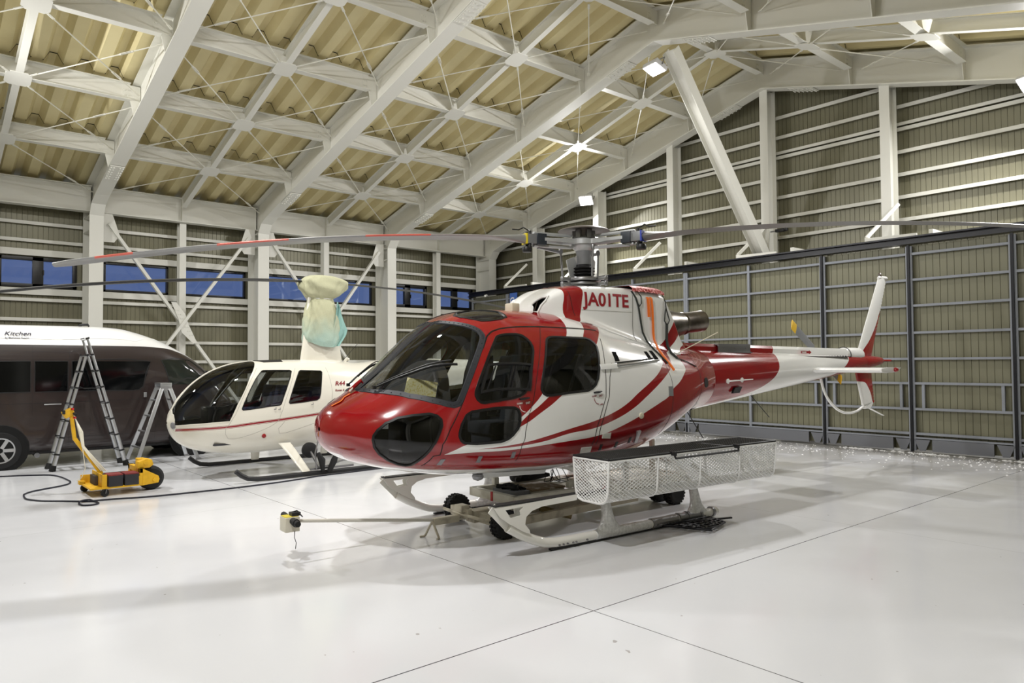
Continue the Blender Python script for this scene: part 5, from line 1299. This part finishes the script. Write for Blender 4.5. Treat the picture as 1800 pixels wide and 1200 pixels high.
vpan('door_window', [(1.47,1.86),(1.40,1.875),(.92,1.855),(.70,1.68),(.46,1.42),(.46,1.38),(1.27,1.39),(1.32,1.42)], glass('van_door_glass', (.10, .11, .11, 1), 1) if False else mat('van_door_glass', lin(34, 38, 34), .05, spec=.4))
def vseam(P, w=.004): VH.rim(at_poly(VH, P), 1, w, .001, False, None, 5).build('door_seam', VSE, VAN)
vseam([(3.0,2.11),(3.0,1.85)]); vseam([(3.0,1.3),(3.0,.36)]); vseam([(1.60,2.10),(1.58,1.3),(1.58,.34)]); vseam([(3.55,2.11),(3.55,.9)]); vseam([(.42,1.3),(.40,.8),(.5,.7)])
vseam([(.4,1.10),(1.6,1.13),(3.0,1.12),(5.3,1.10)], .006); vseam([(1.6,.50),(3.5,.50)], .004); vseam([(.5,1.98),(1.4,2.02),(3.0,2.01),(5.3,2.01)], .003)
VH.rim(at_poly(VH, [(1.3,2.30),(1.9,2.22),(3.2,2.235),(5.3,2.24)]), 1, .010, .005, False, None, 8).build('roof_rib', mat('van_white', lin(236, 236, 232), .35), VAN, smooth=True)
h = MB().box(VH.on(1.76, 1.21, 1, .02), (.05, .03, .09)).build('door_handle', ALU, VAN, bevel=.006); h = MB().box(VH.on(3.25, 1.09, 1, .02), (.26, .02, .02)).build('slide_rail_cover', ALU, VAN, bevel=.004)
MB().box((.62, 1.06, 1.50), (.10, .20, .30)).bar((.62, .9, 1.40), (.62, 1.0, 1.42), .04, .04).build('wing_mirror', DARK, VAN, bevel=.02)
for a in (.90, 4.0):
    for sd in (1, -1):
        ar = MB().lathe((a, sd*.80, .36), [(.0, .145), (.40, .148), (.42, .130)], (0, sd, 0), 36).build('wheel_arch', mat('arch_black', lin(10, 10, 10), .9), VAN)
        w = MB().lathe((a, sd*.72, .335), [(.16, .0), (.30, -.02), (.335, .02), (.335, .19), (.30, .235), (.215, .235), (.205, .22)], (0, sd, 0), 40).build('tyre', RUBBER, VAN, smooth=True, sharp=40)
        r = MB().lathe((a, sd*.72, .335), [(.21, .22), (.215, .238), (.195, .236), (.185, .18), (.05, .19), (.05, .215), (.0, .217)], (0, sd, 0), 40)
        for k in range(6):
            t = PI*k/3; d = Vector((cos(t), 0, sin(t))); r.bar(Vector((a, sd*.94, .335))+d*.04, Vector((a, sd*.945, .335))+d*.195, .055, .02, (0, 1, 0))
        r.build('wheel_rim', ALU, w, smooth=True, sharp=40)
MB().tube([(3.45, .35, .22), (3.45, .78, .20)], .045, 10).build('exhaust_pipe', STEEL, VAN, smooth=True)
MB().b2((.6, -.75, .22), (5.2, .75, .34)).build('underbody', DARK, VAN)
MB().tube([(2.62, .5, 2.49), (2.64, .5, 2.525), (2.74, .5, 2.52), (2.80, .5, 2.50)], [.015, .022, .02, .012], 8).build('roof_aerial', DARK, VAN, smooth=True)
KT = mat('dark_blue_lettering', lin(44, 44, 60), .5)
def vtext(body, size, a, z, sx=1, shear=.3, bold=0):
    p = VH.on(a, z, 1, .004); q = VH.on(a-.3, z, 1, .004); h = size*.72; u = VH.on(a, z+h, 1, .004); m_ = VH.on(a, z+h*.5, 1, .004); e = max(0, m_.y-(p.y+u.y)/2)
    p.y += e+.004; u.y += e+.004
    text_mesh('lettering', body, size, KT, mtx3(p, Vector((-1, 0, 0)), u-p), VAN, .0006, bold, shear, sx)
vtext('Kitchen', .125, 3.96, 2.295, 1.0, .35, .0012); vtext('s', .11, 4.06, 2.295, 1, .3); vtext('by Mominoki Resort', .042, 3.945, 2.235, 1, 0, .0006)

# ================================================================== ladders
def ladder_tall():
    o = empty('telescopic_ladder', (0, 0, 0), 0, 'tall telescopic ladder opened as an A-frame, with black joints, by the brown van', 'ladder')
    for y0, z0, y1, z1, n in ((2.10, 0, 2.585, 1.94, 7), (3.225, 0, 2.60, 2.235, 8)):
        p0, p1 = Vector((0, y0, z0)), Vector((0, y1, z1)); d = (p1-p0).normalized()
        for x in (-14.72, -14.30):
            rails = MB(); cols = []
            for k in range(n):
                a, b = p0.lerp(p1, k/n), p0.lerp(p1, (k+1)/n); r = .036-.0022*k; a.x = b.x = x; rails.cyl(a, b, r, n=14)
                if k: cols.append((a.copy(), r))
            t = p1.copy(); t.x = x; cols.append((t, .022)); lg = rails.build('ladder_rail', ALU, o, smooth=True)
            for a, r in cols: MB().cyl(a-d*.014, a+d*.014, r+.010, n=14).build('joint_collar', DARK, lg, smooth=True)
            MB().tube([Vector((x, y0, 0)), Vector((x, y0, 0))+d*.10], [.054, .043], 10).build('rubber_foot', RUBBER, lg)
        for k in range(1, n+1):
            a = p0.lerp(p1, k/n); MB().box((-14.51, a.y, a.z-.015), (.42, .05, .022)).build('rung', ALU, o)
    for x in (-14.3, -14.72): MB().tube([(x, 2.46, 1.42), (x, 2.56, 1.37), (x, 2.80, 1.37)], .006, 5).build('spreader_stay', DARK, o)
    base(o, (-14.51, 2.66, 0))
ladder_tall()
def ladder_step():
    o = empty('folding_ladder', (0, 0, 0), 0, 'shorter plain aluminium folding ladder standing between the van and the small cream helicopter', 'ladder')
    for y0, sgn in ((3.36, 1), (4.42, -1)):
        for x0, x1 in ((-14.2, -14.42), (-14.92, -14.76)):
            a, b = Vector((x0, y0, 0)), Vector((x1, 3.9-.05*sgn, 1.40)); lg = MB().bar(a, b, .028, .065, (0, 1, 0)).build('ladder_rail', ALU, o, bevel=.004); MB().box(a+Vector((0, 0, .02)), (.045, .085, .04)).build('rail_foot', STEEL, lg)
        for k in range(1, 5):
            f = k/5; y = y0+(3.9-.05*sgn-y0)*f; z = 1.40*f; MB().box((-14.575, y, z), (.72-.37*f, .05, .025)).build('rung', ALU, o)
    MB().box((-14.59, 3.9, 1.42), (.40, .20, .03)).box((-14.42, 3.9, 1.36), (.05, .20, .12)).box((-14.76, 3.9, 1.36), (.05, .20, .12)).build('top_hinge', ALU, o, bevel=.006)
    base(o, (-14.6, 3.9, 0))
ladder_step()
# ================================================================== yellow tug
YEL = mat('yellow_tug_paint', lin(226, 176, 26), .5, var=(9, lin(196, 146, 20), .45, .8))
TG = empty('electric_tug', (0, 0, 0), 0, 'yellow battery tug with a cranked handle post and one fat black tyre', 'tug')
MB().b2((-11.72, 2.06, .10), (-11.05, 2.66, .125)).b2((-11.72, 2.06, .125), (-11.70, 2.66, .235)).b2((-11.72, 2.62, .125), (-11.05, 2.66, .235)).b2((-11.70, 2.20, .125), (-11.10, 2.215, .295)).b2((-11.10, 2.20, .125), (-11.06, 2.26, .29)).b2((-11.72, 2.03, .11), (-11.60, 2.10, .16)).build('chassis', YEL, TG, bevel=.004)
MB().b2((-11.70, 2.66, .10), (-11.62, 2.72, .34)).b2((-11.12, 2.66, .10), (-11.05, 2.72, .34)).b2((-11.70, 2.66, .27), (-11.05, 2.72, .34)).build('yoke_beam', YEL, TG, bevel=.004)
for x in (-11.06, -11.58):
    MB().prism([(x, 2.70, .10), (x, 2.70, .33), (x, 2.90, .215), (x, 2.915, .17), (x, 2.90, .12)], (.014, 0, 0)).cyl((x-.01, 2.855, .165), (x+.03, 2.855, .165), .03, n=12).build('fork_plate', YEL, TG)
w = MB().lathe((-11.32, 2.86, .168), [(.06, -.12), (.13, -.12), (.165, -.085), (.168, 0), (.165, .085), (.13, .12), (.06, .12)], (1, 0, 0), 36).build('drive_tyre', RUBBER, TG, smooth=True); MB().lathe((-11.32, 2.86, .168), [(.0, .125), (.06, .125), (.06, -.125), (.0, -.125)], (1, 0, 0), 20).build('wheel_hub', STEEL, w)
MB().prism([(-11.10, 2.64, .33), (-11.10, 2.66, .42), (-11.10, 2.76, .455), (-11.10, 2.83, .44), (-11.10, 2.85, .37), (-11.10, 2.80, .33)], (-.16, 0, 0)).box((-11.3, 2.73, .40), (.16, .10, .10)).cyl((-11.09, 2.75, .40), (-11.11, 2.75, .40), .03, n=12).build('gear_case', YEL, TG, bevel=.006)
mb = MB().bar((-11.45, 2.27, .26), (-11.45, 1.94, .77), .05, .06, (1, 0, 0)).bar((-11.45, 1.94, .755), (-11.45, 1.90, 1.08), .045, .055, (1, 0, 0)); mb.build('handle_post', YEL, TG, bevel=.006)
hd = MB().box((-11.45, 1.86, 1.12), (.12, .13, .10), Matrix.Rotation(.5, 3, 'X')).build('control_head', YEL, TG, bevel=.012)
MB().tube([(-11.62, 1.90, 1.10), (-11.45, 1.92, 1.12), (-11.26, 1.92, 1.10)], .018, 8).box((-11.40, 1.80, 1.135), (.06, .03, .05)).build('grip', RUBBER, hd, smooth=True); MB().cyl((-11.38, 1.90, 1.165), (-11.38, 1.90, 1.19), .018).cyl((-11.36, 1.91, 1.06), (-11.34, 1.93, 1.06), .015).build('red_button', mat('red_plastic', lin(190, 24, 24)), hd)
mb = MB()
for k in range(4): mb.tube([(-11.42-.02*k, 1.93, 1.08), (-11.40, 1.99+.012*k, .86), (-11.40-.01*k, 2.02+.01*k, .66), (-11.41, 2.12+.015*k, .50), (-11.42, 2.26+.02*k, .30)], .007, 5)
mb.tube([(-11.42, 1.95, 1.0), (-11.40, 2.03, .62), (-11.39, 2.06, .36), (-11.40, 2.02, .24), (-11.5, 1.98, .19)], .005, 5); mb.build('control_cable', mat('white_cable', lin(226, 222, 204), .6), TG, smooth=True)
for y in (2.275, 2.475):
    b = MB().b2((-11.30, y, .125), (-11.04, y+.175, .27)).build('battery', mat('battery_black', lin(40, 40, 44), .5), TG, bevel=.004); MB().b2((-11.30, y, .27), (-11.04, y+.175, .285)).build('battery_lid', mat('battery_red', lin(120, 40, 40), .6), b)
for x, y in ((-11.06, 2.235), (-11.70, 2.11)):
    c = MB().lathe((x, y, .052), [(.0, -.022), (.045, -.022), (.052, -.014), (.052, .014), (.045, .022), (.0, .022)], (1, .3, 0), 20).build('caster_wheel', RUBBER, TG, smooth=True, sharp=40); MB().bar((x+.03, y, .05), (x+.03, y+.01, .10), .008, .05).bar((x-.03, y, .05), (x-.03, y+.01, .10), .008, .05).build('caster_fork', STEEL, c)
MB().b2((-11.62, 2.16, .125), (-11.30, 2.60, .25)).build('wiring_box', mat('dark_wiring', lin(60, 50, 40), .8), TG, bevel=.01)
base(TG, (-11.38, 2.45, 0))
# cable on the floor
cab = [(-15.2,.9),(-14.6,1.1),(-14.17,1.37),(-14.03,1.66),(-13.76,2.01),(-13.33,2.10),(-12.84,2.12),(-12.55,2.05),(-12.41,1.93),(-12.26,1.70),(-12.11,1.52),(-11.89,1.42),(-11.57,1.40),(-11.27,1.50),(-11.01,1.74),(-10.79,1.94),(-10.69,2.05),(-10.54,2.06),(-10.45,1.98),(-10.50,1.88),(-10.65,1.86),(-10.77,1.97),(-10.72,2.25),(-10.58,2.68),(-10.53,3.17),(-10.50,3.8),(-10.54,4.36),(-10.62,4.8),(-10.72,5.2),(-10.75,5.7),(-10.80,6.4),(-10.95,7.2),(-11.4,8.0)]
n = len(cab); xs = list(range(n))
pts = [(interp(xs, [c[0] for c in cab], i/6), interp(xs, [c[1] for c in cab], i/6), .012+(.02 if 20.2 < i/6 < 21.2 else 0)) for i in range(6*(n-1)+1)]
tag(MB().tube(pts, .011, 6).build('power_cable', mat('navy_cable', lin(24, 26, 40), .5), smooth=True), 'dark cable looping over the white floor in front of the yellow tug', 'cable')

# ================================================================== dolly under the red helicopter (same axes as that helicopter)
DL = empty('wheeled_dolly', (HX, HY, 0), HPSI, 'low grey wheeled dolly with black knobby tyres under the red helicopter', 'dolly')
DGR = mat('dolly_grey', lin(212, 208, 194), .55, var=(6, lin(176, 170, 152), .45, .75)); DST = mat('dolly_steel', lin(206, 198, 178), .5, .1, var=(8, lin(140, 130, 112), .5, .8))
mb = MB()
for b in (-.42, .36): mb.bar((1.95, -b, .345), (4.60, -b, .345), .07, .09)
for a in (1.98, 3.2, 4.57): mb.bar((a, .42, .345), (a, -.36, .345), .07, .09, (0, 0, 1))
mb.build('deck_frame', DGR, DL, bevel=.004)
MB().b2((1.935, -.0, .298), (1.95, .03, .394)).b2((3.16, -.41, .298), (3.20, -.395, .394)).build('red_tape', mat('red_tape', lin(190, 30, 30), .5), DL)
mb = MB().bar((1.70, .07, .16), (4.55, .07, .16), .16, .12).bar((1.80, .55, .15), (1.80, -.33, .15), .08, .10).bar((4.50, .45, .15), (4.50, -.20, .15), .08, .10)
for a in (2.3, 4.2): mb.bar((a, .07, .20), (a, .35, .32), .06, .05).bar((a, .07, .20), (a, -.30, .32), .06, .05)
mb.bar((2.0, -.30, .12), (3.8, -.30, .17), .07, .08); mb.build('chassis', DST, DL, bevel=.006)
def dwheel(a, b, r=.145, w=.055):
    y = -b
    t = MB().lathe((a, y, r), [(.07, -w), (.11, -w*1.1), (r-.01, -w), (r-.004, 0), (r-.01, w), (.11, w*1.1), (.07, w)], (0, 1, 0), 36)
    for k in range(22):
        th = 2*PI*k/22
        for s in (-1, 1):
            c = Vector((a+(r-.006)*cos(th+.1*s), y+s*w*.62, r+(r-.006)*sin(th+.1*s))); t.box(c, (.020, w*.72, .024), Matrix.Rotation(-th, 3, 'Y'))
    o = t.build('knobby_tyre', RUBBER, DL); MB().lathe((a, y, r), [(.0, -w*.7), (.03, -w*.9), (.035, -w*.5), (.075, -w*.8), (.078, w*.8), (.035, w*.5), (.03, w*.9), (.0, w*.7)], (0, 1, 0), 24).build('wheel_rim', mat('dark_rim', lin(60, 58, 56), .5, .5), o, smooth=True, sharp=40)
for a, b in ((1.80, .40), (1.90, -.64), (4.50, .27), (4.50, .02)): dwheel(a, b)
mb = MB().tube([(1.62, .45, .19), (1.58, .12, .20), (1.66, -.18, .17), (1.74, -.32, .15)], .018, 8).bar((1.64, .20, .20), (1.64, -.02, .20), .05, .10); mb.box((1.62, .10, .25), (.10, .14, .07)).build('steering_linkage', DST, DL, bevel=.004)
tb = MB().tube([(1.66, .10, .14), (1.25, .10, .175), (.5, .11, .27), (-.18, .115, .355)], .017, 10).build('tow_bar', mat('tow_bar_white', lin(214, 210, 198), .5), DL, smooth=True)
MB().box((1.42, .10, .155), (.30, .07, .07)).build('tow_bar_socket', DST, tb, bevel=.006)
MB().tube([(1.26, .09, .17), (1.22, .16, .02), (1.20, .165, .006), (1.16, .17, .006)], .012, 8).tube([(1.26, .10, .17), (1.27, -.01, .02), (1.27, -.02, .006), (1.24, -.03, .006)], .012, 8).build('prop_stand', DST, tb)
hb = MB().box((-.20, .115, .335), (.13, .15, .13)).build('handle_box', mat('handle_box_cream', lin(214, 208, 190), .5), tb, bevel=.008); MB().box((-.20, .115, .402), (.12, .12, .006)).build('yellow_label', mat('yellow_label', lin(214, 196, 60), .6), hb)
MB().tube([(-.20, .28, .39), (-.20, .17, .38)], .026, 10).build('rubber_grip', RUBBER, hb, smooth=True); MB().tube([(-.20, .06, .37), (-.20, -.01, .365), (-.20, -.012, .365), (-.20, -.05, .362), (-.20, -.052, .362), (-.20, -.09, .36)], [.03, .03, .036, .036, .03, .026], 10).build('rubber_grip', RUBBER, hb, smooth=True)
MB().box((-.16, .10, .42), (.08, .08, .03)).tube([(-.12, .02, .40), (-.14, .10, .445), (-.2, .14, .42)], .006, 5).build('switch', DARK, hb)
MB().tube([(-.19, .02, .285), (-.20, .0, .23), (-.18, .01, .18), (-.19, 0, .13)], .004, 5).build('chain', STEEL, hb)
mb = MB()
for a, b, z0, z1, w in ((2.27, -.40, .39, .62, .045), (2.75, .30, .39, .46, .05), (2.25, -.38, .39, .47, .06), (3.6, -.40, .39, .64, .045), (3.6, .34, .39, .64, .045), (4.3, .1, .39, .8, .05)): mb.box((a, -b, (z0+z1)/2), (w, w, z1-z0))
mb.build('support_post', DGR, DL, bevel=.004)
MB().b2((2.10, -.30, .30), (2.9, .36, .312)).b2((3.2, -.36, .36), (4.5, .42, .372)).build('deck_plate', DST, DL)
def on_dolly(o): base(o, (HX, HY, 0), HPSI); return o
def thing_d(name, label, cat, loc):
    o = bpy.data.objects.new(name, None); COL.objects.link(o); tag(o, label, cat); M_ = Matrix.Translation((HX, HY, 0)) @ Matrix.Rotation(HPSI, 4, 'Z'); o.matrix_world = M_ @ Matrix.Translation(loc); return o
PLY = mat('worn_plywood', lin(128, 108, 80), .7, var=(12, lin(186, 176, 160), .55, .62))
o = thing_d('wooden_board', 'worn brown plywood board lying on a grey box on the dolly deck', 'board', (2.55, 0, .312)); MB().b2((-.22, -.20, 0), (.22, .20, .07)).build('grey_box', DGR, o, bevel=.004); MB().b2((-.23, -.21, .07), (.23, .21, .088)).build('board_top', PLY, o, bevel=.003)
o = thing_d('battery_case', 'grey battery case with loose black leads on the front of the dolly', 'battery case', (2.20, .02, .312)); MB().b2((-.10, -.20, 0), (.10, .20, .085)).build('case_body', mat('case_grey', lin(126, 128, 134), .5), o, bevel=.006)
mb = MB(); random.seed(3)
for k in range(7): mb.tube([(random.uniform(-.10, .10), random.uniform(-.20, .2), .095+random.uniform(0, .02)) for _ in range(5)], .012, 6)
mb.build('lead', RUBBER, o, smooth=True)
o = thing_d('camera_gimbal', 'black gimbal camera lying on the dolly below the belly', 'camera', (2.52, .36, .39)); mb = MB().lathe((0, 0, .07), [(.0, -.05), (.055, -.045), (.07, 0), (.055, .045), (.0, .05)], (1, .3, 0), 20).cyl((-.02, -.06, .05), (-.05, -.12, .05), .03); mb.build('camera_ball', DARK, o, smooth=True)
MB().tube([(.05, 0, .05), (.2, -.01, .04), (.35, .02, .05), (.5, .0, .04)], [.05, .04, .05, .02], 8).build('camera_arm', RUBBER, o, smooth=True)
o = thing_d('wire_coil', 'tangled coil of thin black wire standing up from the dolly deck', 'wire', (2.80, .05, .40)); mb = MB()
for k in range(4):
    c = Vector((.03*k-.03, -.04*k+.04, .03+.02*k)); r = .05+.02*k; q = .7*k
    mb.tube([c+Vector((r*.9*cos(t)*cos(q)+.01*sin(3*t), r*.9*cos(t)*sin(q), r*(1.0+.25*k)*max(-.35, sin(t+.3*k)))) for t in frange(0, 2*PI, 24)[:-1]], .0042, 5, closed=True)
mb.tube([(.1, 0, .02), (.25, -.1, .06), (.45, -.16, .02), (.6, -.2, -.01)], .005, 5); mb.build('wire_loop', RUBBER, o)
MB().b2((.02, -.10, -.0), (.2, .06, .004)).build('paper_tag', mat('white_label', lin(225, 225, 220)), o)
o = thing_d('steel_pipe', 'short open steel pipe jutting from under the dolly deck', 'pipe', (2.5, -.1, .17)); mb = MB().lathe((0, 0, 0), [(.028, 0), (.034, 0), (.034, .36), (.028, .36), (.028, .0)], (.78, -.50, -.25), 18, False); mb.build('pipe_wall', mat('old_brass', lin(150, 134, 92), .4, .6), o, smooth=True, sharp=40)
# ================================================================== covers, tags and papers on the red helicopter
def hthing(name, label, cat):
    o = empty(name, (HX, HY, 0), HPSI, label, cat); return o
RF = mat('red_foil', lin(178, 60, 52), .35, .2, bump=(50, .6, .02), var=(26, lin(226, 150, 140), .5, .62)); ORG = mat('orange_ribbon', lin(250, 120, 20), .5, bump=(50, .3, .01)); STRAP = mat('dark_green_strap', lin(40, 44, 38), .8)
cov = hthing('engine_cover', 'red glossy cover strapped over the rear top of the engine cowling', 'cover')
rows = []
for i in range(17):
    a = 3.60+(4.17-3.60)*i/16; w, zt = cow(a); d = .004*sin(i*2.3)
    rows.append([Vector((a, -w-.012, zt-.065-d)), Vector((a, -w-.008, zt-.025)), Vector((a, -w*.90, zt+.004)), Vector((a, -w*.4, zt+.012+d)), Vector((a, w*.4, zt+.012-d)), Vector((a, w*.9, zt+.004)), Vector((a, w+.010, zt-.03)), Vector((a, w+.010, zt-.085))])
MB().grid(rows).build('cover_sheet', RF, cov, smooth=True)
def cowl_line(P, off=.012): return [Vector((a, -max(cow_b(a, z), FU.B(a, z) if z < FU.sec(a)[3] else 0)-off, z)) for a, z in P]
def ribbon(P, w, m, name, par, off=.012):
    pts = cowl_line(P, off); mb = MB(); rows = []
    for i, p in enumerate(pts):
        d = (pts[min(i+1, len(pts)-1)]-pts[max(i-1, 0)]).normalized(); s = d.cross(Vector((0, -1, 0))).normalized()*w; rows.append([p-s, p-s*.5+Vector((0, -.003, 0)), p+s*.5+Vector((0, -.003, 0)), p+s])
    return mb.grid(rows).build(name, m, par, smooth=True)
ribbon([(3.86, 2.62), (3.865, 2.50), (3.87, 2.40), (3.875, 2.285)], .026, ORG, 'orange_ribbon', cov, .016); ribbon([(3.91, 2.62), (3.92, 2.5), (3.93, 2.40), (3.935, 2.30), (3.94, 2.20), (3.94, 2.10), (3.945, 2.02), (3.95, 1.92), (3.97, 1.83), (4.02, 1.72), (4.05, 1.66)], .020, ORG, 'orange_ribbon', cov, .018)
MB().tube(cowl_line([(3.62, 2.58), (3.66, 2.50), (3.70, 2.40), (3.72, 2.30), (3.74, 2.20), (3.76, 2.10), (3.80, 2.0), (3.86, 1.90), (3.92, 1.82), (3.98, 1.74)]), .011, 6).build('cover_strap', STRAP, cov, smooth=True)
MB().tube(cowl_line([(3.72, 2.60), (3.75, 2.52), (3.75, 2.44), (3.72, 2.405), (3.70, 2.43)]), .006, 5).build('cover_strap', STRAP, cov, smooth=True)
lp = [(4.20, 2.56), (4.20, 2.48), (4.205, 2.40), (4.24, 2.32), (4.27, 2.26), (4.24, 2.215), (4.20, 2.215), (4.17, 2.25), (4.18, 2.32), (4.20, 2.40)]
MB().tube(cowl_line(lp), .007, 6).build('cover_strap', STRAP, cov, smooth=True); MB().tube(cowl_line([(4.215, 2.21), (4.21, 2.12), (4.20, 2.02), (4.20, 1.94), (4.22, 1.86), (4.28, 1.80)]), .017, 6).build('cover_strap', STRAP, cov, smooth=True)
MB().tube([Vector((4.28, -FU.B(4.28, 1.80)-.012, 1.80)), Vector((4.45, -FU.B(4.45, 1.76)-.012, 1.76)), Vector((4.62, -FU.B(4.62, 1.70)-.01, 1.70))], .006, 5).build('cover_strap', STRAP, cov)
pc = hthing('pitot_cover', 'orange streamer tied to the small hook on the red nose', 'streamer')
rows = []
for a, z in ((.31, 1.508), (.26, 1.475), (.223, 1.43), (.20, 1.405), (.17, 1.375), (.135, 1.335)):
    n_ = Vector((-.6, 0, .8)); p = Vector((a, -.05-.03*sin(a*40), FU.sec(a)[3]-.004))+n_*.006; rows.append([p+Vector((-.006, -.02, 0)), p+Vector((-.003, 0, .005)), p+Vector((.004, .02, 0))])
MB().grid(rows).build('orange_ribbon', ORG, pc, smooth=True); MB().tube([(.30, -.04, 1.50), (.37, -.03, 1.568)], .012, 8).build('white_tube', mat('white_cable', lin(226, 222, 204)), pc)
pp = hthing('paper_chart', 'yellow printed paper chart propped inside the windscreen', 'paper')
P = [(.667, 1.632), (.985, 1.576), (.959, 1.442), (.633, 1.494)]
MB().prism([(a, -.48+.0*z, z) for a, z in P], (0, .003, 0)).build('chart_sheet', mat('yellow_print', lin(252, 246, 200), .7, var=(60, lin(236, 222, 140), .5, .6)), pp)
# ================================================================== small fixtures on the building
o = empty('security_camera', (-18.64, 14.86, 4.0), 0, 'white security camera on the black door track', 'camera'); MB().cyl((0, -.02, -.02), (.10, -.16, -.05), .035).build('camera_body', mat('white_label', lin(225, 225, 220)), o, smooth=True); MB().cyl((0, .04, .0), (.02, -.06, -.03), .015).build('camera_mount', STEEL, o)
o = empty('blue_sign', (-17.36, 14.90, 3.74), 0, 'small blue and white sign hanging under the black door track', 'sign'); MB().box((0, 0, 0), (.34, .02, .46)).build('sign_board', mat('blue_sign_face', lin(74, 110, 190), .4), o); text_mesh('lettering', 'Ge', .30, mat('sign_white', lin(240, 240, 245)), mtx3((-.16, -.012, -.12), (1, 0, 0), (0, 0, 1)), o, .001, .006)
o = empty('wall_speaker', (-8.72, 15.62, 4.78), 0, 'small black camera bracketed on the ridge gable column', 'camera'); MB().box((0, 0, 0), (.22, .10, .07)).cyl((.10, 0, 0), (.18, -.02, 0), .04).build('camera_body', DARK, o, bevel=.01); MB().bar((-.25, 0, .0), (-.08, 0, .0), .03, .03).build('camera_mount', STEEL, o)
